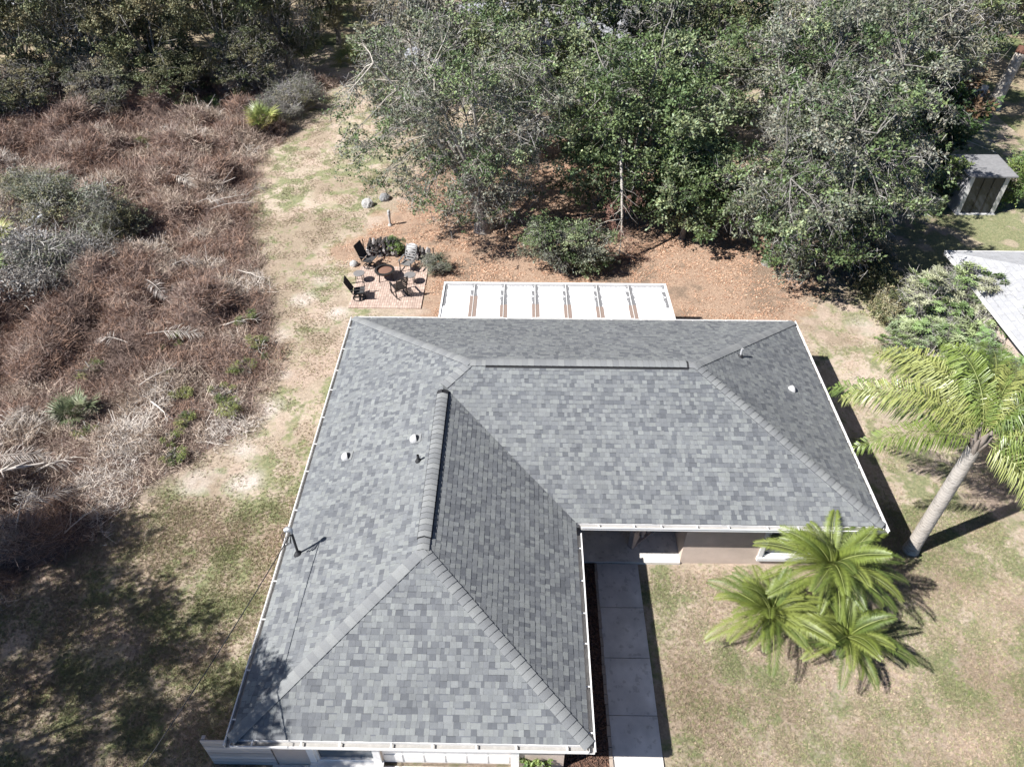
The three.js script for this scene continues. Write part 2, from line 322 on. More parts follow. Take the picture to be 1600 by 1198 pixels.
/* One slope: e0 a plan point on its eave, up the plan direction uphill, polys the convex plan pieces.
   emit(tab, tone) gets each tab as {poly:[[u,v]..], top, height(v)} turned to 3-D by at(u,v,h). */
function slopeTabs(e0, up, polys, eaveY, pitch, { course = 0.143, first = 0.135, wMin = 0.075, wMax = 0.235, tones = tonesMain, seed = 1 }, emit) {
  const r = rng(seed), N = Math.hypot(1, pitch), ux = -up[1], uz = up[0];
  const nrm = V(-up[0] * pitch / N, 1 / N, -up[1] * pitch / N);
  const at = (u, v, h) => V(e0[0] + ux * u + up[0] * v / N, eaveY + pitch * v / N, e0[1] + uz * u + up[1] * v / N).addScaledVector(nrm, h);
  const P = polys.map((pl) => ccw(pl.map(([x, z]) => [(x - e0[0]) * ux + (z - e0[1]) * uz, ((x - e0[0]) * up[0] + (z - e0[1]) * up[1]) * N])));
  let u0 = 1e9, u1 = -1e9, vm = 0; for (const p of P) for (const [u, v] of p) { u0 = Math.min(u0, u); u1 = Math.max(u1, u); vm = Math.max(vm, v); }
  let run = 0, runTone = 0;
  for (let v = first, row = 0; v < vm; v += course, row++) {
    let u = u0 - r() * 0.3, tooth = r() < 0.5;
    while (u < u1) {
      const w = tooth ? lerp(wMin, wMax * 0.72, r()) : lerp(wMin, wMax, r());
      if (run-- <= 0) { run = Math.floor(r() * 3); runTone = Math.floor(r() * tones.length); }
      const patchy = 0.93 + 0.16 * fbm((e0[0] + ux * u + up[0] * v) * 0.5 + 30, (e0[1] + uz * u + up[1] * v) * 0.5, 3), tone = r() < 0.22 ? tones[runTone] : tones[Math.floor(r() * tones.length)], j = (0.92 + 0.16 * r()) * patchy, t = tooth ? 0.013 : 0.006;
      const lo = v + (r() - 0.5) * 0.006, hi = v + course;
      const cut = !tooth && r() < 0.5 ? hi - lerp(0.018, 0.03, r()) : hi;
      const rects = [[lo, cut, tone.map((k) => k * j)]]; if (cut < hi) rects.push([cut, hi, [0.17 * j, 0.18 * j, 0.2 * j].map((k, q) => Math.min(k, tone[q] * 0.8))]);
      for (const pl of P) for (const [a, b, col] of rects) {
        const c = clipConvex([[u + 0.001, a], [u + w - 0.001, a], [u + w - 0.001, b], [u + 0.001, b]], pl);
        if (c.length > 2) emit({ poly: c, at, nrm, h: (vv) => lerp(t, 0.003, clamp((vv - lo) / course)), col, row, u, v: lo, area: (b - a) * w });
      }
      u += w; tooth = !tooth || r() < 0.25;
    }
  }
}
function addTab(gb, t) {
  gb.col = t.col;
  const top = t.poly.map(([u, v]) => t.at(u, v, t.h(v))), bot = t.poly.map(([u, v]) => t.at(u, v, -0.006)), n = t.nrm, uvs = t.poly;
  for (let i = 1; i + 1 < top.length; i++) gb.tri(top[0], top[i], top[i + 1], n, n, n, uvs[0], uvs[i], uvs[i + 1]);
  gb.col = t.col.map((k) => k * 0.4); // bare cut edge
  for (let i = 0; i < top.length; i++) { const j = (i + 1) % top.length; gb.tri(bot[i], bot[j], top[j], null, null, null, uvs[i], uvs[j], uvs[j]).tri(bot[i], top[j], top[i], null, null, null, uvs[i], uvs[j], uvs[i]); }
}

// ---------------------------------------------------------------- the house
const wM = 9.827, wL = 8.259, HL = 15.95, HW = 16.947, PS = 0.3923, EY = 2.492, OV = 0.58;
const house = thing('house', 'beige stucco house with an L-shaped grey shingled hip roof', 'house');
{
  const F = [0, 0], Ev = [HW, 0], D = [HW, wM], Cc = [wL, wM], B = [wL, HL], A = [0, HL];
  const R1 = [wM / 2, wM / 2], R4 = [HW - wM / 2, wM / 2], R2 = [wL / 2, wM - wL / 2], R3 = [wL / 2, HL - wL / 2];
  const y3 = { };
  const hgt = ([x, z], e) => EY + PS * e;
  const p3 = (p, e, off = 0) => V(p[0], hgt(p, e) + off, p[1]);
  const F3 = p3(F, 0), E3 = p3(Ev, 0), D3 = p3(D, 0), C3 = p3(Cc, 0), B3 = p3(B, 0), A3 = p3(A, 0), R13 = p3(R1, wM / 2), R43 = p3(R4, wM / 2), R23 = p3(R2, wL / 2), R33 = p3(R3, wL / 2);
  const dI = 0.135, cI = (x, z) => V(x, EY + PS * dI, z), Fi = cI(dI, dI), Ai = cI(dI, HL - dI), Bi = cI(wL - dI, HL - dI), Ci = cI(wL - dI, wM - dI), Di = cI(HW - dI, wM - dI), Ei = cI(HW - dI, dI);
  const deck = new GB(), dn = (v) => V(v.x, v.y - 0.012, v.z), ins = (list) => list.map(dn);
  const face = (...v) => { const q = ins(v); for (let i = 1; i + 1 < q.length; i++) deck.tri(q[0], q[i], q[i + 1]); };
  face(Fi, Ai, R33, R23); face(Fi, R23, R13); face(Fi, R13, R43, Ei); face(Ei, R43, Di); face(Di, R43, R13, R23); face(Di, R23, Ci); face(Ci, R23, R33, Bi); face(Bi, R33, Ai);
  const roof = mesh('roof', deck, M.underlay, house);
  const slopes = [
    { e: A, up: [0, -1], polys: [[A, B, R3]], seed: 3 },
    { e: F, up: [1, 0], polys: [[F, [wL / 2, wL / 2], R3, A], [[wL / 2, wL / 2], R1, R2]], seed: 5 },
    { e: B, up: [-1, 0], polys: [[B, Cc, R2, R3]], seed: 7 },
    { e: D, up: [0, -1], polys: [[D, R4, R1, R2, Cc]], seed: 9 },
    { e: F, up: [0, 1], polys: [[F, Ev, R4, R1]], seed: 13 },
    { e: Ev, up: [-1, 0], polys: [[Ev, D, R4]], seed: 15 },
  ];
  const field = new GB(true);
  let single = 0;
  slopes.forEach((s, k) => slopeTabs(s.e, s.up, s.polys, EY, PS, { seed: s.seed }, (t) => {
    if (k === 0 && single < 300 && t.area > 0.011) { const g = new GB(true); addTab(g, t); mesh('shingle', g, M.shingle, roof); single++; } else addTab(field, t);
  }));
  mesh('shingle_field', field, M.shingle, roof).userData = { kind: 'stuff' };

  // hip and ridge caps, each its own piece
  const rc = rng(21);
  function capLine(lo, hi, nA, nB, lift = 0, from = 0, to = 1, w = 0.155) {
    const t = hi.clone().sub(lo), Ltot = t.length(); t.normalize();
    const sa = nA.clone().cross(t).normalize(), sb = nB.clone().cross(t).normalize();
    const mid = nA.clone().add(nB).normalize(); // outward
    if (sa.dot(nB.clone().sub(nA)) > 0) sa.negate(); if (sb.dot(nA.clone().sub(nB)) > 0) sb.negate();
    const g = new GB(true), len = 0.235, pt = (s, side, h) => t.clone().multiplyScalar(s).add(side ? (side < 0 ? sa : sb).clone().multiplyScalar(w) : V(0, 0, 0)).addScaledVector(side ? (side < 0 ? nA : nB) : mid, h);
    const h0 = 0.04, h1 = 0.02;
    for (const sgn of [-1, 1]) {
      const n = sgn < 0 ? nA : nB, a = pt(0, 0, h0), b = pt(0, sgn, h0 - 0.004), c = pt(len, sgn, h1 - 0.004), d = pt(len, 0, h1);
      g.col = [1, 1, 1]; const U = (q, s) => [q, s];
      if (sgn < 0) g.tri(a, d, c, mid, mid, n, U(0, 0), U(0, len), U(w, len)).tri(a, c, b, mid, n, n, U(0, 0), U(w, len), U(w, 0)); else g.tri(a, b, c, mid, n, n, U(0, 0), U(w, 0), U(w, len)).tri(a, c, d, mid, n, mid, U(0, 0), U(w, len), U(0, len));
      g.col = [0.3, 0.3, 0.31]; const a2 = pt(0, 0, 0.004), b2 = pt(0, sgn, 0.0), c2 = pt(len, sgn, 0.0);
      if (sgn < 0) g.quad(a2, a, b, b2).quad(b2, b, c, c2); else g.quad(b2, b, a, a2).quad(c2, c, b, b2);
    }
    const geo = g.build(); geo.computeBoundingBox();
    M.capTones.forEach((m) => { m.side = THREE.DoubleSide; });
    for (let s = from * Ltot; s < to * Ltot - 0.1; s += 0.19) {
      const m = mesh('ridge_cap', geo, M.capTones[Math.floor(rc() * 4)], roof); m.position.copy(lo).addScaledVector(t, s).addScaledVector(mid, lift);
    }
  }
  const N = Math.hypot(1, PS), nL = V(-PS / N, 1 / N, 0), nR = V(PS / N, 1 / N, 0), nF = V(0, 1 / N, PS / N), nBk = V(0, 1 / N, -PS / N);
  capLine(A3, R33, nL, nF, 0, 0.028); capLine(B3, R33, nR, nF, 0, 0.028); capLine(F3, R13, nL, nBk, 0, 0.028); capLine(E3, R43, nR, nBk, 0, 0.028); capLine(D3, R43, nR, nF, 0, 0.028);
  capLine(R23, R13, nL, nF); 
  capLine(R33, R23, nL, nR, 0.012, 0, 0.07); capLine(R33, R23, nL, nR, 0.06, 0.06, 0.93, 0.17);
  capLine(R13, R43, nF, nBk, 0.012, 0, 0.08); capLine(R13, R43, nF, nBk, 0.06, 0.07, 0.95, 0.17); capLine(R13, R43, nF, nBk, 0.012, 0.94, 1);
  // ridge vents: dark slotted strips that lift the caps
  const vent = (a, b, nA, nB, f0, f1) => {
    const t = b.clone().sub(a), o = a.clone().addScaledVector(t, f0), q = a.clone().addScaledVector(t, f1), tt = t.clone().normalize(), g = new GB();
    for (const n of [nA, nB]) {
      let s = n.clone().cross(tt).normalize(); if (s.y > 0) s.negate();
      const A1 = o.clone().addScaledVector(n, 0.062), B1 = q.clone().addScaledVector(n, 0.062), Ao = A1.clone().addScaledVector(s, 0.155), Bo = B1.clone().addScaledVector(s, 0.155), Ad = Ao.clone().addScaledVector(n, -0.062), Bd = Bo.clone().addScaledVector(n, -0.062);
      g.quad(A1, B1, Bo, Ao).quad(Ao, Bo, Bd, Ad).quad(o, A1, Ao, Ad).quad(q, Bd, Bo, B1);
      const As = Ad.clone().addScaledVector(n, 0.018), Bs = Bd.clone().addScaledVector(n, 0.018), Al = As.clone().addScaledVector(s, 0.045), Bl = Bs.clone().addScaledVector(s, 0.045);
      g.quad(As, Bs, Bl, Al).quad(Al, Bl, Bl.clone().addScaledVector(n, -0.02), Al.clone().addScaledVector(n, -0.02));
    }
    const mt = M.black; mt.side = THREE.DoubleSide; mesh('ridge_vent', g, mt, roof);
  };
  vent(R33, R23, nL, nR, 0.06, 0.965); vent(R13, R43, nF, nBk, 0.07, 0.965);

  // roof vents and plumbing pipes
  const roofY = (x) => EY + PS * Math.min(x, HW - x);
  const domeVent = (x, z, turn) => {
    const g = new GB(), R = 0.16, base = roofY(x);
    for (let i = 0; i < 6; i++) for (let k = 0; k < 10; k++) {
      const P = (a, b) => { const th = a / 6 * Math.PI / 2, ph = -Math.PI / 2 + b / 10 * Math.PI, l = V(-Math.cos(th) * Math.cos(ph) * R * 1.2, Math.sin(th) * R * 1.1, Math.cos(th) * Math.sin(ph) * R); return l.applyAxisAngle(V(0, 1, 0), turn).add(V(x, base - 0.01, z)); };
      g.quad(P(i, k), P(i, k + 1), P(i + 1, k + 1), P(i + 1, k));
    }
    const m = mesh('roof_vent', g, M.pipe, house); m.material.side = THREE.DoubleSide;
    mesh('flashing', new GB(true).box(0.34, 0.012, 0.34, x, base + 0.016, z, 0, 0, x < HW / 2 ? Math.atan(PS) : -Math.atan(PS)), M.capTones[1], m);
  };
  domeVent(1.34, 7.72, 0.25); domeVent(3.48, 7.76, 0.25); domeVent(15.5, 4.55, 0.2);
  const pipe = (x, z, h, mat) => {
    const y = roofY(x), g = new GB().tube([V(x, y - 0.05, z), V(x, y + h, z)], 0.04, 10).lathe([[0.04, h], [0.032, h], [0.032, h - 0.08], [0.001, h - 0.08]], 10, x, y, z), m = mesh('vent_pipe', g, mat, house);
    mesh('boot', new GB().lathe([[0.1, 0.0], [0.075, 0.06], [0.045, 0.11], [0.04, 0.11]], 12, x, y - 0.01, z), M.black, m);
  };
  pipe(3.66, 8.68, 0.24, M.cable); pipe(13.84, 3.64, 0.34, M.pipe);

  // gutters with hangers
  const gutter = (a, b, out, hangers, seed) => {
    const dx = b[0] - a[0], dz = b[1] - a[1], L = Math.hypot(dx, dz), tx = dx / L, tz = dz / L, r = rng(seed);
    const at = (s, o, y) => V(a[0] + tx * s + out[0] * o, y, a[1] + tz * s + out[1] * o), g = new GB();
    const run = (o, y, w, h) => { const c = at(L / 2, o, y); Math.abs(tx) > 0.5 ? g.box(L, h, w, c.x, c.y, c.z) : g.box(w, h, L, c.x, c.y, c.z); };
    run(-0.004, EY - 0.06, 0.008, 0.12); run(-0.128, EY - 0.05, 0.008, 0.12); run(-0.066, EY - 0.116, 0.116, 0.008); run(0.008, EY + 0.002, 0.03, 0.016);
    const gm = mesh('gutter', g, M.white, house);
    const tr = new GB(), c0 = at(L / 2, -0.066, EY - 0.098); Math.abs(tx) > 0.5 ? tr.box(L - 0.02, 0.02, 0.11, c0.x, c0.y, c0.z) : tr.box(0.11, 0.02, L - 0.02, c0.x, c0.y, c0.z);
    mesh('gutter_debris', tr, M.trough, gm);
    for (let i = 0; i < hangers; i++) { const s = L * (i + 0.5 + (r() - 0.5) * 0.25) / hangers, c = at(s, -0.066, EY - 0.008), hg = new GB(); Math.abs(tx) > 0.5 ? hg.box(0.035, 0.014, 0.118, c.x, c.y, c.z) : hg.box(0.118, 0.014, 0.035, c.x, c.y, c.z); mesh('gutter_hanger', hg, M.white, gm); }
  };
  gutter([0, 0], [0, HL], [-1, 0], 13, 31); gutter([0.14, HL], [wL - 0.14, HL], [0, 1], 8, 32); gutter([wL, wM + 0.2], [wL, HL], [1, 0], 6, 33);
  gutter([wL + 0.02, wM], [HW - 0.14, wM], [0, 1], 9, 34); gutter([HW, 0], [HW, wM], [1, 0], 10, 35); gutter([0.14, 0], [HW - 0.14, 0], [0, -1], 16, 36);
  // fascia boards and soffit
  const fas = new GB(), fb = (x0, z0, x1, z1) => { const L = Math.hypot(x1 - x0, z1 - z0); fas.box(Math.abs(x1 - x0) > 0.1 ? L : 0.02, 0.2, Math.abs(x1 - x0) > 0.1 ? 0.02 : L, (x0 + x1) / 2, EY - 0.09, (z0 + z1) / 2); };
  const o = 0.145; fb(o, o, o, HL - o); fb(o + 0.02, HL - o, wL - o - 0.02, HL - o); fb(wL - o, wM - o, wL - o, HL - o); fb(wL - o + 0.02, wM - o, HW - o, wM - o); fb(HW - o, o, HW - o, wM - o - 0.02); fb(o + 0.02, o, HW - o - 0.02, o);
  mesh('fascia', fas, M.white, house);
  const so = new GB(); so.box(wL - 0.32, 0.02, HL - 0.32, wL / 2, 2.33, HL / 2).box(HW - wL, 0.02, wM - 0.32, (HW + wL) / 2 - 0.16, 2.331, wM / 2); mesh('soffit', so, M.soffit, house);

  // walls
  const H = 2.32, w = 0.2;
  const wall = (x0, z0, x1, z1, holes = [], label) => { // outer face on the left-hand side seen from above going a->b; holes [s0,s1,y0,y1]
    const L = Math.hypot(x1 - x0, z1 - z0), sh = new THREE.Shape([[0, 0], [L, 0], [L, H], [0, H]].map(([a, b]) => new THREE.Vector2(a, b)));
    for (const [a, b, c, d] of holes) sh.holes.push(new THREE.Path([[a, c], [a, d], [b, d], [b, c]].map(([p, q]) => new THREE.Vector2(p, q))));
    const g = new THREE.ExtrudeGeometry(sh, { depth: w, bevelEnabled: false }); g.translate(0, 0, -w);
    const m = mesh('wall', g, M.stucco, house); m.position.set(x0, 0, z0); m.rotation.y = Math.atan2(-(z1 - z0), x1 - x0); return m;
  };
  const xl = OV, xr = HW - OV, zf = HL - OV, zi = wM - OV, xi = wL - OV, px = 11.51, pz = 7.0;
  wall(xl, zf, xi, zf, [[1.02, 2.5, 0.32, 2.0], [2.62, 5.8, 0.0, 2.1]]);
  wall(xi, zf - w, xi, pz - w); wall(xi, pz, px, pz, [[1.2, 2.15, 0.02, 2.1]]); wall(px, pz - w, px, zi - w); // the last faces the porch
  wall(px, zi, xr, zi, [[2.45, 4.5, 0.42, 2.0]]); wall(xr, zi - w, xr, OV); wall(xr - w, OV, xl + w, OV, [[4.6, 9.6, 0.05, 2.1]]); wall(xl, OV, xl, zf - w);

  // front door in the porch
  const door = mesh('door', new GB().box(0.94, 2.06, 0.05, xi + 1.675, 1.05, pz - 0.08), std({ color: lin(0.3, 0.29, 0.28), roughness: 0.5 }), house);
  mesh('handle', new GB().box(0.03, 0.14, 0.06, xi + 1.32, 1.0, pz - 0.03), M.galv, door);
  const windowAt = (x0, x1, y0, y1, z, mull) => {
    const f = new GB(), t = 0.07, d = 0.1, cx = (x0 + x1) / 2, cy = (y0 + y1) / 2;
    f.box(x1 - x0, t, d, cx, y1 - t / 2, z).box(x1 - x0, t, d, cx, y0 + t / 2, z).box(t, y1 - y0 - 2 * t, d, x0 + t / 2, cy, z).box(t, y1 - y0 - 2 * t, d, x1 - t / 2, cy, z).box(x1 - x0 - 2 * t, 0.05, d * 0.8, cx, cy, z);
    if (mull) f.box(0.05, y1 - y0 - 2 * t, d * 0.8, cx, cy, z);
    const m = mesh('window', f, M.white, house);
    mesh('pane', new GB().box(x1 - x0 - 2 * t, y1 - y0 - 2 * t, 0.01, cx, cy, z - 0.02), M.glass, m);
    mesh('blind', new GB().box(x1 - x0 - 2 * t, y1 - y0 - 2 * t, 0.01, cx, cy, z - 0.11), M.blind, m);
    return m;
  };
  windowAt(px + 2.45, px + 4.5, 0.42, 2.0, zi - 0.06, true);
  // stucco surround, proud of the wall
  const sur = new GB(); for (const [a, b, z, y0] of [[px + 2.45, px + 4.5, zi, 0.42]]) sur.box(b - a + 0.3, 0.13, 0.09, (a + b) / 2, y0 - 0.065, z + 0.045).box(0.13, 1.58, 0.05, a - 0.065, y0 + 0.79, z + 0.025).box(0.13, 1.58, 0.05, b + 0.065, y0 + 0.79, z + 0.025);
  mesh('window_surround', sur, M.white, house);
  windowAt(xl + 1.02, xl + 2.5, 0.32, 2.0, zf - 0.03, false);
  const tr = new GB().box(0.16, 2.3, 0.06, xl + 0.94, 1.16, zf + 0.03).box(1.8, 0.08, 0.16, xl + 1.76, 0.28, zf + 0.08).box(0.12, 2.3, 0.05, xl + 2.56, 1.16, zf + 0.025).box(0.2, 2.3, 0.06, xl + 5.9, 1.16, zf + 0.03); mesh('door_trim', tr, M.white, house);
  const gd = mesh('garage_door', new GB().box(3.18, 2.1, 0.05, xl + 4.21, 1.05, zf - 0.12), M.white, house);
  for (let r = 0; r < 4; r++) for (let c = 0; c < 6; c++) mesh('door_panel', new GB().box(0.44, 0.4, 0.02, xl + 2.62 + 0.265 + c * 0.53, 0.28 + r * 0.52, zf - 0.088), M.white, gd);
  // porch floor with its step
  mesh('porch_floor', new GB().box(px - xi, 0.1, zi - pz + 0.06, (px + xi) / 2, 0.05, (zi + pz) / 2 + 0.03), M.concretePale, house);
}
// balustraded concrete bench standing cornerwise on the porch
{
  const b = thing('balustrade', 'pale concrete balustrade standing cornerwise on the shaded porch', 'balustrade', [10.75, 0.1, 8.12], 0.72);
  const mat = std({ color: lin(0.42, 0.33, 0.29), map: rep(T.noise, 0.7) });
  mesh('bottom_rail', new GB().box(1.75, 0.1, 0.2, 0, 0.05, 0), mat, b); mesh('top_rail', new GB().box(1.75, 0.09, 0.22, 0, 0.75, 0), mat, b);
  for (let i = 0; i < 6; i++) mesh('baluster', new GB().lathe([[0.06, 0], [0.075, 0.06], [0.045, 0.1], [0.1, 0.24], [0.085, 0.36], [0.04, 0.48], [0.055, 0.56], [0.06, 0.62]], 12, -0.72 + i * 0.288, 0.1, 0), mat, b);
  for (const s of [-1, 1]) mesh('post', new GB().box(0.18, 0.84, 0.18, s * 0.9, 0.42, 0), mat, b);
  const u = thing('urn', 'dark grey rounded urn beside the porch balustrade', 'urn', [9.72, 0.1, 7.9]);
  mesh('bowl', new GB().lathe([[0.001, 0], [0.16, 0], [0.13, 0.08], [0.28, 0.3], [0.3, 0.45], [0.24, 0.56], [0.27, 0.6], [0.22, 0.6], [0.2, 0.5], [0.001, 0.48]], 18), std({ color: lin(0.16, 0.15, 0.17), map: rep(T.noise, 0.5) }), u);
}
// service mast with weatherhead, and the drop cable
{
  const m = thing('service_mast', 'black service mast with looped cables at the left eave of the roof', 'mast', [0.56, 2.7, 11.0]);
  mesh('pole', new GB().tube([V(0, -0.1, 0), V(0, 1.0, 0)], 0.035, 10, true), M.cable, m);
  mesh('weatherhead', new GB().tube([V(0, 0.94, 0), V(0, 1.06, 0), V(-0.06, 1.12, 0.02), V(-0.14, 1.08, 0.03)], [0.05, 0.075, 0.08, 0.06], 10, true), M.galv, m);
  const loop = (dx, s, dr) => mesh('cable_loop', new GB().tube([V(-0.12, 1.06, dx), V(-0.2 * s, 0.95, dx + 0.08), V(-0.16 * s, 0.95 - dr, dx + 0.2), V(-0.02, 0.93 - dr * 0.7, dx + 0.16), V(-0.03, 0.9, 0.02)], 0.011, 5), M.cable, m);
  loop(0.02, 1, 0.25); loop(0.0, 1.25, 0.33); loop(0.04, 0.7, 0.18);
  mesh('boot', new GB().lathe([[0.13, -0.02], [0.09, 0.06], [0.045, 0.12], [0.036, 0.12]], 12), M.black, m);
  const c = thing('power_cable', 'thin black power cable running from the roof mast over the lawn', 'cable');
  const pts = [], a = V(0.53, 3.62, 11.05), b = V(-1.3, 6.1, 21.8); for (let i = 0; i <= 24; i++) { const t = i / 24; pts.push(V(lerp(a.x, b.x, t), lerp(a.y, b.y, t), lerp(a.z, b.z, t)).add(V(0, -0.3 * 4 * t * (1 - t), 0))); }
  mesh('conductor', new GB().tube(pts, 0.013, 5), M.cable, c);
}
// ---------------------------------------------------------------- patio roof of white pans behind the house
{
  const x0 = 3.4, x1 = 12.36, zb = -2.62, za = -0.03, yb = 2.25, ya = 2.4, n = 7;
  const p = thing('patio_roof', 'white metal pan patio roof with brown bare strips behind the house', 'patio roof');
  const cuts = [0, 0.135, 0.27, 0.41, 0.55, 0.69, 0.835, 1].map((t) => lerp(x0, x1, t));
  const sl = Math.atan((ya - yb) / (za - zb)), yAt = (z) => lerp(yb, ya, (z - zb) / (za - zb));
  T.pan = texture(256, 512, (i, j) => { // mould along the seams and the outer edge, as ragged grey patches
    const e = Math.min(i, 255 - i) / 256, n2 = fbm(i / 7, j / 16, 4), n3 = fbm(i / 30 + 70, j / 30, 3), t = 1 - j / 512, k = 0.84 + 0.05 * n3;
    const seam = t < 0.66 ? smooth(0.13, 0.08, e + 0.1 * (n2 - 0.5)) * smooth(0.0, 0.012, e) : 0, edge = smooth(0.075, 0.04, t + 0.08 * (n2 - 0.5)), m = clamp(Math.max(seam * smooth(0.25, 0.45, n3 + 0.1), edge * 0.8));
    return mix3([k, k, k * 0.99], [0.17, 0.17, 0.175], m);
  });
  const pan = std({ map: T.pan, roughness: 0.5 });
  const bare = std({ color: lin(0.27, 0.205, 0.17), map: rep(T.noise, 0.25), roughness: 0.8 });
  const r = rng(8);
  for (let k = 0; k < n; k++) {
    const a = cuts[k], b = cuts[k + 1] - 0.012, L = za - zb, g = new THREE.BoxGeometry(b - a, 0.05, Math.hypot(L, ya - yb) - 0.02);
    const m = mesh('roof_pan', g, pan, p); m.position.set((a + b) / 2, (ya + yb) / 2, (za + zb) / 2); m.rotation.x = -sl; 
    for (let q = 0; q < 3; q++) mesh('fastener', new GB().box(0.07, 0.012, 0.045, a + (b - a) * (0.22 + 0.28 * q), yAt(-1.88) + 0.03, -1.88 + (r() - 0.5) * 0.02, 0, -sl), std({ color: lin(0.3, 0.31, 0.32) }), p);
    if (k < n - 1) {
      const c = cuts[k + 1], z0 = k === 0 ? zb + 0.9 : zb + 1.45 + 0.2 * r(), z1 = za - 0.12;
      for (const s of [-1, 1]) mesh('bare_strip', new GB().box(0.13 + 0.03 * r(), 0.012, z1 - z0 - 0.1 * r(), c + s * 0.078, yAt((z0 + z1) / 2) + 0.029, (z0 + z1) / 2, 0, -sl), bare, p);
      mesh('seam_rib', new GB().box(0.02, 0.03, L - 0.06, c - 0.006, (ya + yb) / 2 + 0.035, (za + zb) / 2, 0, -sl), M.white, p);
    }
  }
  mesh('bare_strip', new GB().box(x1 - x0 - 0.9, 0.012, 0.09, (x0 + x1) / 2, yAt(-0.1) + 0.029, -0.1, 0, -sl), bare, p);
  mesh('edge_beam', new GB().box(x1 - x0 + 0.16, 0.16, 0.09, (x0 + x1) / 2, yb - 0.02, zb - 0.055).box(0.07, 0.14, 2.55, x0 - 0.04, 2.32, -1.3, 0, -sl).box(0.07, 0.14, 2.55, x1 + 0.04, 2.32, -1.3, 0, -sl), M.white, p);
  for (let k = 0; k < 5; k++) mesh('post', new GB().box(0.08, 2.2, 0.08, lerp(x0 + 0.1, x1 - 0.1, k / 4), 1.1, zb + 0.1), M.white, p);
  mesh('patio_slab', new GB().box(x1 - x0, 0.08, 2.9, (x0 + x1) / 2, 0.045, -1.0), M.concrete, p);
}
// ---------------------------------------------------------------- front walk, drive, bed and fence
{
  const walk = new THREE.Group(); walk.name = 'walkway'; walk.userData = { kind: 'structure' }; scene.add(walk);
  const zs = [9.33, 10.85, 12.43, 14.03, 15.62, 17.3, 19.0];
  for (let i = 0; i + 1 < zs.length; i++) { const m = mesh('concrete_slab', new GB().box(1.27, 0.1, zs[i + 1] - zs[i] - 0.018, 9.565, 0.0, (zs[i] + zs[i + 1]) / 2), M.concrete, walk); }
  const drive = new THREE.Group(); drive.name = 'driveway'; drive.userData = { kind: 'structure' }; scene.add(drive);
  for (let i = 0; i < 3; i++) for (let j = 0; j < 2; j++) mesh('concrete_slab', new GB().box(2.13, 0.08, 2.9, 1.5 + i * 2.15, 0.0, 16.83 + j * 2.92), M.concretePale, drive);
  mesh('concrete_slab', new GB().box(1.3, 0.08, 2.4, 8.26, 0.002, 17.6), M.concretePale, drive);
  // dark mulch between wall and walk
  const r = rng(5), bed = structure('mulch_bed', new GB().box(1.22, 0.06, 6.1, 8.3, 0.0, 12.35), std({ color: lin(0.06, 0.035, 0.025), map: rep(T.noise, 0.5) }));
  const ch = []; for (let i = 0; i < 5200; i++) { const k = r(); ch.push({ x: lerp(7.72, 8.88, r()), y: 0.035 + 0.02 * r(), z: lerp(9.35, 15.4, r()), rx: r() * 3, ry: r() * 6.3, rz: r() * 3, s: 0.6 + 0.9 * r(), c: [0.09 + 0.1 * k, 0.05 + 0.055 * k, 0.035 + 0.035 * k] }); }
  const mu = instanced('mulch', new GB().box(0.07, 0.012, 0.02), M.plain, ch, scene); mu.userData = { kind: 'stuff', label: 'dark brown bark mulch in the bed beside the front walk', category: 'mulch' };
  const ed = thing('bed_edging', 'pale stone edging along the mulch bed by the front walk', 'edging');
  const em = std({ color: lin(0.4, 0.33, 0.27), map: rep(T.noise, 0.5) });
  for (let i = 0; i < 22; i++) mesh('edging_stone', new GB().box(0.07 + 0.03 * r(), 0.12, 0.26, 8.895 + 0.012 * (r() - 0.5), 0.03, 9.5 + i * 0.275, 0.08 * (r() - 0.5)), em, ed);
  for (let i = 0; i < 5; i++) mesh('edging_stone', new GB().box(0.3, 0.12, 0.1, 8.8 - i * 0.26, 0.05, 15.58 + i * 0.13, 0.45), em, ed);
  // horizontal-board fence at the front corner
  const f = thing('board_fence', 'weathered grey horizontal board fence at the front corner of the house', 'fence', [-0.24, 0, 15.36]);
  for (let i = 0; i < 8; i++) mesh('plank', new GB().box(1.6, 0.158, 0.03, 0, 0.1 + i * 0.172, 0.02 + 0.004 * r(), 0, 0, (r() - 0.5) * 0.006), M.fence[i % 3], f);
  for (const x of [-0.74, 0, 0.74]) mesh('post', new GB().box(0.09, 1.38, 0.09, x, 0.69, -0.05), M.fence[1], f);
}

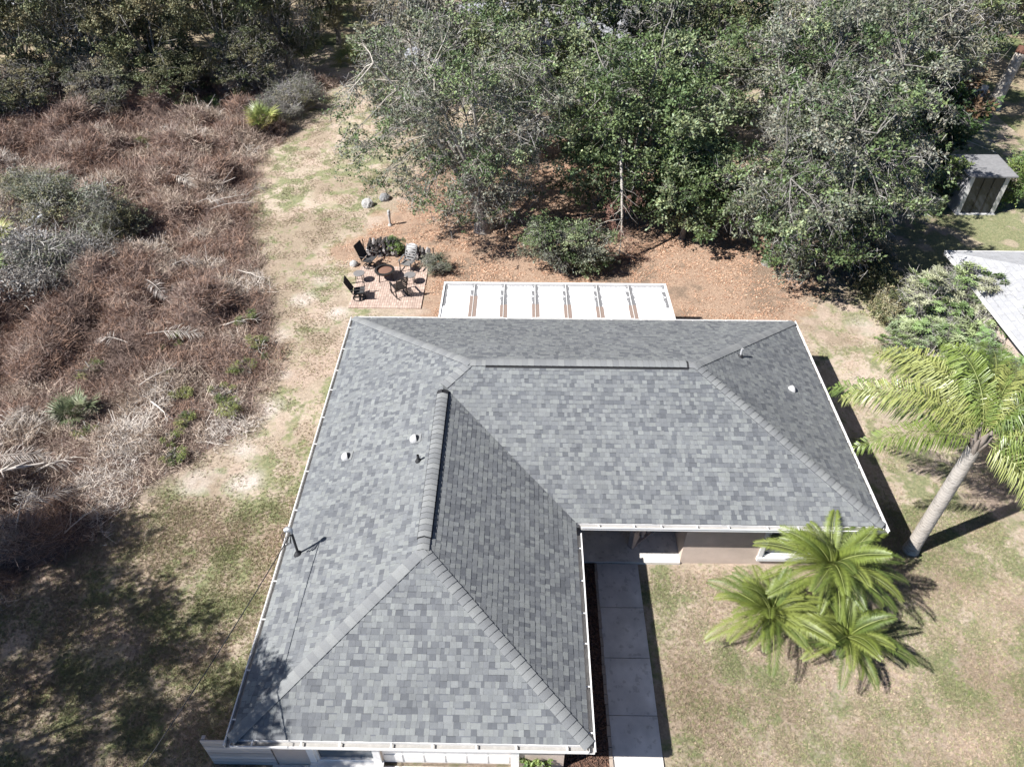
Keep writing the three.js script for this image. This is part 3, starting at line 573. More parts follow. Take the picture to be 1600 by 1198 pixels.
// ---------------------------------------------------------------- foliage
function leafInto(g, r, n, len, wid, o, sx, sy, tint, up = 0.5) { // leaves of one bough: small sprays scattered round o
  const subs = Math.max(1, Math.round(n / 13));
  for (let q = 0; q < subs; q++) {
    const dx = gauss(r), dy = gauss(r) * 0.75, dz = gauss(r), cx = o.x + dx * 0.62 * sx, cy = o.y + dy * 0.62 * sy, cz = o.z + dz * 0.62 * sx, tone = 0.7 + 0.6 * r(), dl = Math.hypot(dx, dy, dz) || 1;
    for (let i = 0; i < 13; i++) {
      const px = cx + gauss(r) * 0.13 * sx, py = cy + gauss(r) * 0.09 * sx, pz = cz + gauss(r) * 0.13 * sx;
      let ax = r() - 0.5 + 0.3 * dx / dl, ay = r() * 0.8 - 0.35 + 0.3 * dy / dl, az = r() - 0.5 + 0.3 * dz / dl, l = Math.hypot(ax, ay, az) || 1; ax /= l; ay /= l; az /= l;
      const nx = r() - 0.5, ny = r() * (0.4 + up), nz = r() - 0.5; let bx = ay * nz - az * ny, by = az * nx - ax * nz, bz = ax * ny - ay * nx; l = Math.hypot(bx, by, bz) || 1; bx /= l; by /= l; bz /= l;
      const L = len * (0.7 + 0.6 * r()), W = wid * (0.35 + 0.3 * r()), k = tone * (0.8 + 0.4 * r()), y = 0.9 + 0.2 * r(), n3 = V(by * az - bz * ay, bz * ax - bx * az, bx * ay - by * ax);
      g.col = [tint[0] * k * y, tint[1] * k, tint[2] * k * (2 - y)];
      const A = V(px, py, pz), T2 = V(px + ax * L, py + ay * L, pz + az * L), m = 0.45 * L, P1 = V(px + ax * m + bx * W, py + ay * m + by * W, pz + az * m + bz * W), P2 = V(px + ax * m - bx * W, py + ay * m - by * W, pz + az * m - bz * W), u = [0, 0];
      g.tri(A, P1, T2, n3, n3, n3, u, u, u).tri(A, T2, P2, n3, n3, n3, u, u, u);
    }
  }
}
const leafClump = (n, len, wid, seed, up) => { const g = new GB(true); leafInto(g, rng(seed), n, len, wid, V(0, 0, 0), 1, 1, [1, 1, 1], up); return g.build(); };
function strandClump(n, R, len, wid, seed, droop, flat = 0.6) {
  const r = rng(seed), g = new GB(true);
  for (let i = 0; i < n; i++) {
    let p = V(gauss(r), gauss(r) * flat, gauss(r)).multiplyScalar(R * 0.6), d = V(r() - 0.5, (r() - 0.5) * 0.9, r() - 0.5).normalize();
    const s = V(r() - 0.5, r() - 0.5, r() - 0.5).cross(d).normalize().multiplyScalar(wid / 2), L = len * (0.6 + 0.8 * r()), k = 0.65 + 0.7 * r(); g.col = [k, k, k];
    for (let q2 = 0; q2 < 3; q2++) {
      const q = p.clone().addScaledVector(d, L / 3), w0 = 1 - q2 * 0.25, w1 = q2 === 2 ? 0.2 : 1 - (q2 + 1) * 0.25;
      g.quad(p.clone().addScaledVector(s, w0), q.clone().addScaledVector(s, w1), q.clone().addScaledVector(s, -w1), p.clone().addScaledVector(s, -w0));
      p = q; d.add(V((r() - 0.5) * 0.7, -droop + (r() - 0.5) * 0.7, (r() - 0.5) * 0.7)).normalize();
    }
  }
  return g.build();
}
const rosetteClump = (n, seed) => { const g = new GB(true), r = rng(seed); for (let q = 0; q < n; q++) { const o = V(gauss(r), gauss(r) * 0.7, gauss(r)).multiplyScalar(0.6), k = 0.75 + 0.5 * r(); for (let i = 0; i < 13; i++) { const kk = k * (0.85 + 0.3 * r()); g.col = [kk, kk, kk]; const a = i * 2.4, el = 0.1 + 0.8 * (i / 13), d = V(Math.cos(a) * Math.cos(el), Math.sin(el), Math.sin(a) * Math.cos(el)), s = d.clone().cross(V(0, 1, 0)).normalize(), l = 0.42 + 0.16 * r(), w = 0.07, m = o.clone().addScaledVector(d, l * 0.55).add(V(0, 0.03, 0)), t = o.clone().addScaledVector(d, l).add(V(0, -0.08, 0)); g.tri(o, m.clone().addScaledVector(s, w), t).tri(o, t, m.clone().addScaledVector(s, -w)); } } return g.build(); };
const G = {
  oak: [leafClump(620, 0.15, 0.08, 1), leafClump(620, 0.15, 0.08, 2), leafClump(620, 0.15, 0.08, 3)],
  fine: [leafClump(460, 0.13, 0.06, 4), leafClump(460, 0.13, 0.06, 5)],
  big: [leafClump(190, 0.36, 0.17, 6, 0.9)],
  rosette: [rosetteClump(12, 7)],
  moss: strandClump(120, 1.05, 0.42, 0.024, 8, 0.35), twigs: strandClump(150, 1.0, 0.62, 0.024, 9, 0.05),
  vine: [strandClump(110, 0.75, 0.62, 0.02, 10, 0.28, 0.28), strandClump(110, 0.75, 0.55, 0.02, 12, 0.2, 0.28)],
};
// whole crowns of unit radius for the trees farther off: boughs with gaps between them
const farCrowns = [0, 1, 2, 3].map((q) => { const r = rng(2000 + q), g = new GB(true), cl = []; let guard = 0; while (cl.length < 64 && guard++ < 4000) { const d = V(gauss(r), gauss(r), gauss(r)).normalize().multiplyScalar(lerp(0.35, 1.0, Math.sqrt(r()))); if (d.y < -0.75 || cl.some((e) => e.distanceTo(d) < 0.2)) continue; cl.push(d); const t = 0.75 + 0.5 * r(), w = r(); leafInto(g, r, 430, 0.042, 0.022, d, 0.21, 0.15, [t * lerp(0.85, 1.3, w), t * lerp(0.95, 1.1, w), t * lerp(0.85, 1.2, w)]); } return g.build(); });
const farMoss = (() => { const r = rng(2100), g = new GB(true); for (let i = 0; i < 5200; i++) { const d = V(gauss(r), gauss(r), gauss(r)).normalize().multiplyScalar(lerp(0.4, 1.03, Math.sqrt(r()))), e = V(r() - 0.5, r() - 0.75, r() - 0.5).normalize().multiplyScalar(0.1), s2 = V(r() - 0.5, r() - 0.5, r() - 0.5).cross(e).normalize().multiplyScalar(0.0035), k = 0.65 + 0.7 * r(); g.col = [k, k, k]; g.quad(d.clone().add(s2), d.clone().add(e).addScaledVector(s2, 0.4), d.clone().add(e).addScaledVector(s2, -0.4), d.clone().sub(s2)); } return g.build(); })();
const tinted = {}; const tint = (base, c) => { const k = c.join(); return tinted[k] ??= Object.assign(base.clone(), { color: lin(...c) }); };
const pal = {
  oakGrey: [[0.14, 0.155, 0.1], [0.18, 0.19, 0.135], [0.105, 0.12, 0.07], [0.22, 0.22, 0.17]],
  oakGreen: [[0.095, 0.135, 0.05], [0.13, 0.175, 0.07], [0.07, 0.105, 0.04], [0.18, 0.215, 0.11]],
  olive: [[0.17, 0.17, 0.08], [0.22, 0.21, 0.11], [0.12, 0.13, 0.06], [0.27, 0.24, 0.15]],
  wood: [[0.08, 0.1, 0.042], [0.12, 0.135, 0.06], [0.17, 0.165, 0.085], [0.06, 0.078, 0.035]],
  moss: [[0.22, 0.205, 0.185], [0.30, 0.285, 0.26], [0.16, 0.15, 0.14], [0.36, 0.34, 0.32]],
  bright: [[0.13, 0.2, 0.05], [0.19, 0.25, 0.07], [0.09, 0.15, 0.04]],
  dead: [[0.3, 0.17, 0.13], [0.22, 0.12, 0.09], [0.36, 0.25, 0.2]],
};
const pick = (r, p, v = 0.25) => { const c = p[Math.floor(r() * p.length)], k = 1 - v + 2 * v * r(); return [c[0] * k, c[1] * k, c[2] * k]; };
function curve(a, b, sag, n, r, wob = 0.12) {
  const L = a.distanceTo(b), o = []; let w = V(0, 0, 0);
  for (let i = 0; i <= n; i++) { const t = i / n; if (i && i < n) w.add(V((r() - 0.5), (r() - 0.5), (r() - 0.5)).multiplyScalar(wob * L / n * 2)); o.push(a.clone().lerp(b, t).add(V(0, sag * L * 4 * t * (1 - t), 0)).addScaledVector(w, i === n ? 0 : 1 - t * 0.5)); }
  return o;
}
/* A tree: tapered trunk, limbs to clumps spread through the crown's volume, twigs, then leaf clusters round each clump. */
function tree(name, label, category, o) {
  const r = rng(o.seed), t = thing(name, label, category, [o.x, 0, o.z], 0, o.group);
  const [cx, cy, cz] = o.c, [rx, ry, rz] = o.r, fork = o.fork ?? cy * 0.45, tr = o.trunk ?? 0.22, wood = new GB(), lean = V(cx * 0.4, 0, cz * 0.4);
  const forkP = V(lean.x, fork, lean.z);
  const trunk = curve(V(0, -0.05, 0), forkP, 0, 5, r, 0.05);
  wood.tube(trunk, trunk.map((_, i) => tr * (i === 0 ? 1.5 : lerp(1.08, 0.72, i / 5))), 9);
  const limbs = [];
  for (let i = 0; i < (o.limbs ?? 6); i++) {
    const a = i / (o.limbs ?? 6) * 6.283 + r() * 0.7, k = 0.35 + 0.4 * r(), e = V(cx + Math.cos(a) * rx * k, cy + ry * lerp(-0.25, 0.75, r()), cz + Math.sin(a) * rz * k);
    const s = trunk[4].clone().lerp(forkP, r()), c = curve(s, e, 0.04, 6, r, 0.16), r0 = tr * lerp(0.35, 0.55, r());
    wood.tube(c, c.map((_, q) => lerp(r0, 0.03, q / 6)), 6); limbs.push(c);
  }
  const clumps = []; let guard = 0; const gap = o.gap ?? 0.62;
  while (clumps.length < o.clumps && guard++ < o.clumps * 60) {
    const d = V(gauss(r), gauss(r), gauss(r)).normalize(), k = Math.pow(lerp(o.inner ?? 0.15, 1, r()), 0.5) * (0.85 + 0.2 * r()) * (0.66 + 0.62 * vnoise(d.x * 2.3 + o.seed, d.y * 2.3 + d.z * 1.7 + 40)), p = V(cx + d.x * rx * k, cy + d.y * ry * k, cz + d.z * rz * k);
    if (p.y < (o.low ?? 0.7)) continue; if (o.keep && !o.keep(p)) continue;
    if (clumps.some((q) => q.distanceToSquared(p) < gap * gap)) continue; clumps.push(p);
  }
  const merged = o.merge ? new GB(true) : null, mossM = o.merge ? new GB(true) : null;
  const leaves = [], moss = [], R = o.clumpR ?? 0.75, pl = o.pal ?? pal.oakGreen, ls = o.leaf ?? 1;
  for (const p of clumps) {
    let best = null, bd = 1e9; for (const l of limbs) for (let q = 2; q < l.length; q++) { const d = l[q].distanceToSquared(p) + (l[q].y > p.y ? 1.5 : 0); if (d < bd) { bd = d; best = l[q]; } }
    const b = curve(best, p, 0.05, 4, r, 0.2); wood.tube(b, b.map((_, q) => lerp(0.035, 0.012, q / 4)), 4);
    for (let q = 0; q < (o.twigs ?? 5); q++) { const e = p.clone().add(V(gauss(r), gauss(r) * 0.6, gauss(r)).multiplyScalar(R * 0.75)), c = curve(b[2 + Math.floor(r() * 2.99)], e, 0.03, 2, r, 0.25); wood.tube(c, [0.014, 0.01, 0.005], 3); }
    const sz = R * (0.75 + 0.5 * r()), tone = 0.85 + 0.3 * r(), put = () => ({ x: p.x, y: p.y, z: p.z, ry: r() * 6.283, rx: (r() - 0.5) * 0.7, rz: (r() - 0.5) * 0.7 });
    if (o.far) continue;
    if (merged) {
      leafInto(merged, r, Math.round(o.merge * (0.6 + 0.8 * r())), o.fine ? 0.13 : 0.15, o.fine ? 0.065 : 0.08, p, sz, sz * 0.75, pick(r, pl, 0.15).map((v) => v * tone));
      if (r() < (o.moss ?? 0)) for (let q = 0; q < 70; q++) { const d = p.clone().add(V(gauss(r) * sz * 0.65, gauss(r) * sz * 0.5, gauss(r) * sz * 0.65)), e = V(r() - 0.5, r() - 0.8, r() - 0.5).normalize().multiplyScalar(0.22 + 0.3 * r()), s2 = V(r() - 0.5, r() - 0.5, r() - 0.5).cross(e).normalize().multiplyScalar(0.011); mossM.col = pick(r, pal.moss, 0.25); mossM.quad(d.clone().add(s2), d.clone().add(e).addScaledVector(s2, 0.4), d.clone().add(e).addScaledVector(s2, -0.4), d.clone().sub(s2)); }
      continue;
    }
    for (let q = 0, nq = Math.floor(o.per ?? 1) + (r() < (o.per ?? 1) % 1 ? 1 : 0); q < nq; q++) leaves.push({ ...put(), s: sz * ls, sy: sz * ls * (0.7 + 0.3 * r()), c: pick(r, pl, 0.15).map((v) => v * tone) });
    if (r() < (o.moss ?? 0)) moss.push({ ...put(), s: sz * 1.1, c: pick(r, o.mossPal ?? pal.moss, 0.25) });
  }
  mesh('trunk', wood, o.bark ?? M.bark, t);
  if (o.far) {
    const c = pl.reduce((a2, b2) => a2.map((v, i) => v + b2[i] / pl.length), [0, 0, 0]), m = mesh('crown', farCrowns[o.seed % 4], tint(o.mat ?? M.leaf, c), t); m.userData = { kind: 'stuff' }; m.position.set(cx, cy, cz); m.scale.set(rx, ry, rz); m.rotation.y = o.seed * 1.7;
    if (r() < (o.moss ?? 0) + 0.3) { const q = mesh('moss', farMoss, tint(M.twig, [0.26, 0.245, 0.225]), t); q.userData = { kind: 'stuff' }; q.position.copy(m.position); q.scale.copy(m.scale); q.rotation.y = o.seed; }
    return t;
  }
  if (merged) { mesh('crown', merged, o.mat ?? M.leaf, t).userData = { kind: 'stuff' }; if (mossM.p.length) mesh('moss', mossM, M.twig, t).userData = { kind: 'stuff' }; return t; }
  instanced('crown', (o.geo ?? G.oak)[o.seed % (o.geo ?? G.oak).length], o.mat ?? M.leaf, leaves, t);
  if (moss.length) instanced('moss', o.mossGeo ?? G.moss, M.twig, moss, t);
  return t;
}
// the oaks behind the house
tree('oak_tree', 'large grey mossy oak with bare twiggy limbs behind the fire pit patio', 'tree', { seed: 101, x: 4.5, z: -10.9, c: [-0.5, 5.7, -0.2], r: [5.6, 5.0, 5.0], trunk: 0.36, fork: 1.9, limbs: 10, clumps: 180, merge: 270, fine: true, moss: 0.55, clumpR: 0.85, gap: 0.7, pal: pal.oakGrey.concat(pal.oakGreen), geo: G.fine, twigs: 8, low: 1.2, bark: M.barkPale });
tree('oak_tree', 'dense glossy green oak behind the middle of the white patio roof', 'tree', { seed: 102, x: 12.0, z: -12.6, c: [0.1, 5.4, 0.4], r: [4.5, 4.8, 4.1], trunk: 0.3, clumps: 165, merge: 380, moss: 0.2, clumpR: 0.9, gap: 0.7, pal: pal.oakGreen, low: 1.2, twigs: 3 });
tree('oak_tree', 'tall oak with a dark forked trunk left of the shed garden', 'tree', { seed: 103, x: 20.8, z: -13.1, c: [0.2, 6.8, -0.4], r: [5.4, 4.4, 4.7], trunk: 0.32, fork: 3.0, limbs: 8, clumps: 150, merge: 330, moss: 0.5, clumpR: 0.9, gap: 0.75, pal: pal.oakGrey.concat(pal.oakGreen), low: 2.4 });
tree('oak_tree', 'spreading grey green oak overhanging the ground near the back right roof corner', 'tree', { seed: 104, x: 18.4, z: -7.9, c: [0.6, 5.2, 0.9], r: [4.5, 4.9, 4.2], trunk: 0.24, fork: 1.5, limbs: 10, clumps: 185, keep: (p) => !(p.y > 5.2 && p.x < -0.6 && p.z > -2.5), merge: 290, moss: 0.45, clumpR: 0.8, gap: 0.66, twigs: 8, pal: pal.oakGrey.concat(pal.oakGreen), low: 0.7, bark: M.bark });
tree('oak_tree', 'short leafy oak between the green oak and the spreading oak', 'tree', { seed: 105, x: 14.6, z: -10.2, c: [0.1, 2.9, 0.2], r: [2.2, 2.3, 2.1], trunk: 0.14, clumps: 55, merge: 400, moss: 0.1, clumpR: 0.75, pal: pal.oakGreen, low: 0.8 });
tree('small_tree', 'small low leafy tree close behind the white patio roof', 'tree', { seed: 106, x: 8.4, z: -7.2, c: [0.2, 1.5, 0], r: [2.5, 1.2, 1.2], trunk: 0.09, fork: 0.5, clumps: 50, per: 1, moss: 0.25, clumpR: 0.55, gap: 0.35, pal: pal.oakGreen.concat(pal.oakGrey), low: 0.3 });
// a broken bough hanging out of the green oak with dry reddish leaves
{
  const t = thing('broken_bough', 'broken dry bough hanging from the green oak with reddish dead leaves', 'branch', [11.1, 0, -8.3]), r = rng(44), w = new GB(), L = [];
  const main = [V(-0.1, 4.9, -1.6), V(0.0, 3.6, -0.7), V(0.1, 2.2, -0.2), V(0.15, 1.0, 0.05), V(0.1, 0.1, 0.2)]; w.tube(main, [0.09, 0.075, 0.055, 0.035, 0.014], 5);
  for (let i = 0; i < 34; i++) { const q = 1 + Math.floor(r() * 3), s = main[q].clone().lerp(main[q + 1], r()), e = s.clone().add(V(gauss(r) * 0.8, -0.5 - r() * 0.8, gauss(r) * 0.5)); if (e.y < 0.06) e.y = 0.06; w.tube(curve(s, e, 0.03, 3, r, 0.2), [0.026, 0.018, 0.012, 0.006], 3); if (i % 2) L.push({ x: e.x, y: Math.max(0.2, e.y), z: e.z, ry: r() * 6, rx: r(), rz: r(), s: 0.3 + 0.15 * r(), c: pick(r, pal.dead) }); }
  mesh('bough', w, M.barkPale, t); instanced('dead_leaves', G.fine[0], M.leafDull, L, t);
}
// trees standing farther back
const far = [
  [-2, -47, 6, 4.4, 4.8, 'wood', 'far tree at the top above the back lawn strip'], [6, -50, 6.5, 4.8, 5, 'oakGreen', 'far tree above the hidden grey roof'], [14, -50, 6.5, 4.8, 5, 'oakGrey', 'far grey tree above the green oak'], [22, -44, 6.2, 4.8, 4.8, 'oakGreen', 'far tree at the top right of the green oak'], [38, -46, 6, 5, 4.6, 'olive', 'far olive tree at the upper right corner'], [47, -44, 6, 5, 4.6, 'oakGreen', 'outermost tree of the upper right corner'],
  [16.4, -21.5, 6.2, 4.2, 4.4, 'oakGreen', 'pale green oak behind the white garden shelter'], [26.2, -20.2, 6.4, 4.7, 4.6, 'oakGrey', 'grey green oak behind the shed garden'], [31.5, -26.5, 5.6, 4.4, 4.2, 'oakGreen', 'pale oak beyond the sunny neighbouring lawn'],
  [23.0, -28.5, 6.2, 5.0, 4.8, 'olive', 'olive oak at the back among the neighbouring yards'], [7.4, -19.0, 7.4, 4.2, 4.4, 'oakGreen', 'green oak rising behind the mossy oak'], [0.9, -19.4, 5.6, 3.4, 4.2, 'oakGrey', 'sparse grey oak beside the back lawn strip'],
  [11.5, -20.5, 7.0, 4.4, 4.6, 'oakGreen', 'dark green oak in front of the hidden back house'], [37.5, -35, 5.5, 4.8, 4.2, 'olive', 'bushy tree at the far back corner of the sunny lawn'], [45, -31, 4.5, 4.2, 3.6, 'bright', 'bright green bushy tree beyond the leaning trunk'],
  [29.5, -36, 6, 5, 4.6, 'oakGrey', 'pale crown at the top of the picture above the sunny lawn'], [17.5, -33, 6, 4.4, 4.6, 'oakGreen', 'oak at the back beside the hidden grey roof'], [3.2, -26, 6.8, 4.0, 4.6, 'oakGrey', 'grey oak before the hidden back house'],
];
far.forEach(([x, z, h, R, H, p, label], i) => tree('oak_tree', label, 'tree', { seed: 120 + i, x, z, c: [0, h, 0], r: [R, H, R], trunk: 0.26, clumps: 60, far: true, gap: 0.9, moss: p === 'oakGrey' ? 0.6 : 0.2, clumpR: 1.05, pal: pal[p], twigs: 3, low: 1.2, bark: i % 2 ? M.barkPale : M.bark }));
// the dark woods at the far edge of the brush
{
  const spots = [[-31, -24.5, 3.2, 3.2, 3.3, 'yellow green tree over the left end of the woods'], [-27, -28, 5.0, 3.8, 4.6, 'tall mixed green tree in the left part of the woods'], [-23, -29.5, 5.4, 3.6, 4.8, 'broad olive tree in the woods above the brush'], [-18.5, -28.5, 4.8, 3.6, 4.4, 'dark tree near the middle of the woods'], [-14.6, -31, 5.2, 3.6, 4.8, 'tall dark tree right of the middle of the woods'], [-11.0, -33.4, 4.6, 3.2, 4.4, 'dense dark tree at the right end of the woods'], [-35.5, -31, 5, 3.8, 4.6, 'grey tree at the upper left corner of the woods'], [-29.5, -35.5, 6, 4.4, 5.2, 'back row tree left in the woods'], [-22, -36, 6, 4.4, 5.4, 'back row olive tree in the woods'], [-15.5, -38, 6, 4.4, 5.4, 'back row dark tree in the woods'], [-8.6, -40.5, 5.0, 3.2, 4.4, 'back row tree beside the bright palmettos'], [-39.5, -27.5, 3.8, 3.2, 3.4, 'low tree at the left border of the woods'], [-12.5, -29.2, 2.2, 2.6, 2.2, 'rounded dark thicket at the right foot of the woods'], [-16.8, -26.9, 1.9, 2.3, 1.8, 'low shaded thicket at the middle foot of the woods'], [-21.2, -26.2, 1.8, 2.4, 1.7, 'low brownish thicket at the foot of the olive tree'], [-26.0, -25.0, 1.9, 2.5, 1.8, 'low green thicket at the left foot of the woods'], [-3.4, -47, 6, 4.2, 5, 'far tree behind the grey-roofed house'], [-45, -38, 6, 4.6, 5, 'far tree before the pale-roofed house'], [-26, -44, 6, 4.6, 5.2, 'hindmost tree of the woods at the top left'], [-18, -46, 6, 4.6, 5.2, 'hindmost tree of the woods above the olive tree'], [-10, -47.5, 5.6, 4.2, 5, 'hindmost tree of the woods above the bright palmettos'], [-37, -22.5, 2, 2.6, 2, 'green thicket touching the left edge above the brush']];
  spots.forEach(([x, z, h, R, H, label], i) => tree('woodland_tree', label, 'tree', { seed: 160 + i, x, z, c: [0, h, 0], r: [R, H, R], trunk: 0.2, clumps: 40, far: true, gap: 0.8, moss: 0.35, clumpR: 1.0, pal: [pal.olive.concat(pal.wood), pal.wood.concat(pal.olive), pal.olive.concat(pal.oakGrey), pal.wood][[0, 1, 2, 1, 3, 3, 2, 1, 2, 1, 1, 1, 3, 3, 2, 1, 1, 1, 1, 3, 1, 0][i]], geo: G.fine, mat: M.leafDull, low: 0.4, twigs: 3, group: 'trees of the woods beyond the brush' }));
}
// trees outside the frame that shade the front left lawn
[[-15.5, 13.2, 8.2, 3.2, 2.6], [-12.0, 17.4, 7.6, 3.8, 2.8], [-6.5, 17.9, 8.2, 2.1, 2.0]].forEach(([x, z, h, R, H], i) => tree('oak_tree', ['roadside oak shading the dead palm fronds', 'roadside oak shading the front lawn', 'roadside oak shading the front corner of the roof'][i], 'tree', { seed: 190 + i, x, z, c: [0, h, 0], r: [R, H, R], trunk: 0.25, clumps: 60, per: 1, moss: 0.2, clumpR: 0.8, pal: pal.oakGreen, low: 3 }));
// big-leaved tree by the garden
tree('rubber_tree', 'dark big-leaved tree with red tips over the white garden chair', 'tree', { seed: 201, x: 29.3, z: -18.8, c: [0.2, 3.0, 0.3], r: [2.6, 2.8, 2.4], trunk: 0.16, clumps: 75, per: 1, clumpR: 0.7, pal: [[0.035, 0.065, 0.02], [0.05, 0.09, 0.025], [0.1, 0.15, 0.04], [0.06, 0.1, 0.03], [0.11, 0.07, 0.04]], geo: G.big, low: 0.5 });
// shrubs
const shrub = (name, label, category, x, z, R, H, o = {}) => tree(name, label, category, { x, z, c: [0, H * 0.55, 0], r: [R, H * 0.55, o.rz ?? R], trunk: 0.05, fork: H * 0.2, limbs: 5, clumps: 34, per: 1, clumpR: R * 0.36, gap: R * 0.2, low: 0.12, twigs: 3, ...o });
[[23.3, -10.8, 1.3, 1.5, 'hedge shrub at the far end of the dark row by the tub'], [23.0, -8.9, 1.2, 1.4, 'second hedge shrub from the far end of the dark row'], [22.8, -7.0, 1.2, 1.5, 'middle hedge shrub of the dark row beside the shaded lawn'], [22.6, -5.2, 1.1, 1.4, 'second hedge shrub from the near end of the dark row'], [22.4, -3.6, 1.0, 1.3, 'nearest hedge shrub of the row, partly in the sun']].forEach(([x, z, R, H, label], i) => shrub('hedge_shrub', label, 'shrub', x, z, R * 0.62, H, { seed: 210 + i, rz: R * 0.95, clumps: 40, clumpR: 0.45, pal: pal.wood.concat(pal.olive), group: 'hedge row beside the lawn' }));
shrub('plumeria_shrub', 'rosette-leaved shrub below the corner of the white neighbouring roof', 'shrub', 24.2, -2.0, 2.2, 3.0, { seed: 220, geo: G.rosette, pal: [[0.12, 0.18, 0.06], [0.17, 0.24, 0.09], [0.22, 0.27, 0.12], [0.26, 0.27, 0.17]], clumps: 85, clumpR: 0.5, moss: 0.5, mossGeo: G.twigs, bark: M.barkPale });
shrub('plumeria_shrub', 'pale twiggy shrub between the queen palm and the house shadow', 'shrub', 22.8, -0.9, 1.5, 1.7, { seed: 221, geo: G.rosette, pal: [[0.16, 0.21, 0.1], [0.22, 0.26, 0.13], [0.13, 0.18, 0.06]], clumps: 55, clumpR: 0.4, moss: 0.6, mossGeo: G.twigs, bark: M.barkPale });
shrub('plumeria_shrub', 'rosette-leaved shrub against the neighbouring white roof behind the palm', 'shrub', 25.2, 0.8, 1.8, 2.8, { seed: 222, geo: G.rosette, pal: [[0.09, 0.15, 0.05], [0.13, 0.2, 0.07], [0.19, 0.24, 0.11]], clumps: 55, clumpR: 0.45, moss: 0.4, mossGeo: G.twigs, bark: M.barkPale });
shrub('leafy_shrub', 'bright yellow green shrub to the right of the garden shed', 'shrub', 32.9, -14.2, 1.5, 2.5, { seed: 223, pal: pal.bright });
shrub('papaya_shrub', 'lush green plant overhanging the shed roof edge', 'shrub', 29.0, -13.9, 0.85, 2.7, { seed: 224, geo: G.big, pal: pal.oakGreen.concat(pal.bright) });
shrub('leafy_shrub', 'dark green garden shrub at the left foot of the shed', 'shrub', 28.2, -13.2, 0.8, 1.1, { seed: 225, pal: pal.oakGreen });
shrub('leafy_shrub', 'clump of broad leaves beside the handled garden tub', 'shrub', 25.6, -13.4, 0.9, 0.8, { seed: 226, geo: G.big, pal: pal.oakGreen });
shrub('leafy_shrub', 'bright potted bush against the front wall beside the garage', 'shrub', 7.05, 15.75, 0.42, 0.85, { seed: 227, geo: G.big, pal: pal.bright, clumps: 16, clumpR: 0.2 });
shrub('leafy_shrub', 'green vine bush growing over the log piles', 'shrub', 0.35, -8.5, 0.5, 0.95, { seed: 228, pal: pal.bright.concat(pal.oakGreen), clumpR: 0.25, clumps: 22 });
shrub('leafy_shrub', 'grey green bush right of the slatted chairs', 'shrub', 2.45, -6.9, 0.75, 0.8, { seed: 229, pal: pal.oakGrey, moss: 0.3, clumps: 22 });
// shrubs rising out of the brush
[[-17.3, -10.4, 2.0, 2.2, 'dark green shrub rising from the brush above the grey one'], [-14.4, -9.8, 1.8, 2.1, 'rounded grey green shrub in the middle of the brush'], [-15.0, -5.9, 2.4, 2.0, 'broad pale grey shrub in the brush below the others'], [-20.2, -13.5, 1.6, 1.5, 'small olive shrub at the left edge of the brush']].forEach(([x, z, R, H, label], i) => shrub('brush_shrub', label, 'shrub', x, z, R, H, { seed: 240 + i, pal: i === 2 ? pal.oakGrey.concat(pal.moss) : pal.olive.concat(pal.oakGrey), geo: G.fine, per: i === 2 ? 0.8 : 1.2, moss: i === 2 ? 0.8 : 0.35, mossGeo: G.twigs, clumps: 46, mat: M.leafDull }));
shrub('brush_shrub', 'long grey green bramble hump beside the back lawn strip', 'shrub', -9.2, -26.8, 1.8, 1.6, { seed: 250, rz: 3.6, pal: pal.oakGrey.concat(pal.olive), geo: G.fine, per: 0.7, moss: 1, mossGeo: G.twigs, clumps: 60, mat: M.leafDull });
[[-4.3, 3.0], [-5.6, 5.2], [-4.6, 0.4], [-8.2, -1.2], [-6.1, 4.6], [-10.6, 0.6], [-5.4, -2.8], [-4.9, 1.8], [-4.3, -0.9], [-5.9, 3.4], [-7.2, 0.9], [-9.2, 4.1], [-6.6, 2.0], [-16.8, -20.6], [-13.2, -19.5]].forEach(([x, z], i) => shrub('weed_clump', z > -5 ? 'yellow green weeds sprouting near the right edge of the dead brush' : 'yellow weeds at the far side of the brush below the woods', 'weeds', x, z, 0.55 + 0.1 * (i % 3), 0.45, { seed: 260 + i, pal: [[0.16, 0.2, 0.05], [0.24, 0.26, 0.08], [0.1, 0.14, 0.04]], clumps: 9, per: 0.8, clumpR: 0.2, group: 'weeds at the brush edge' }));

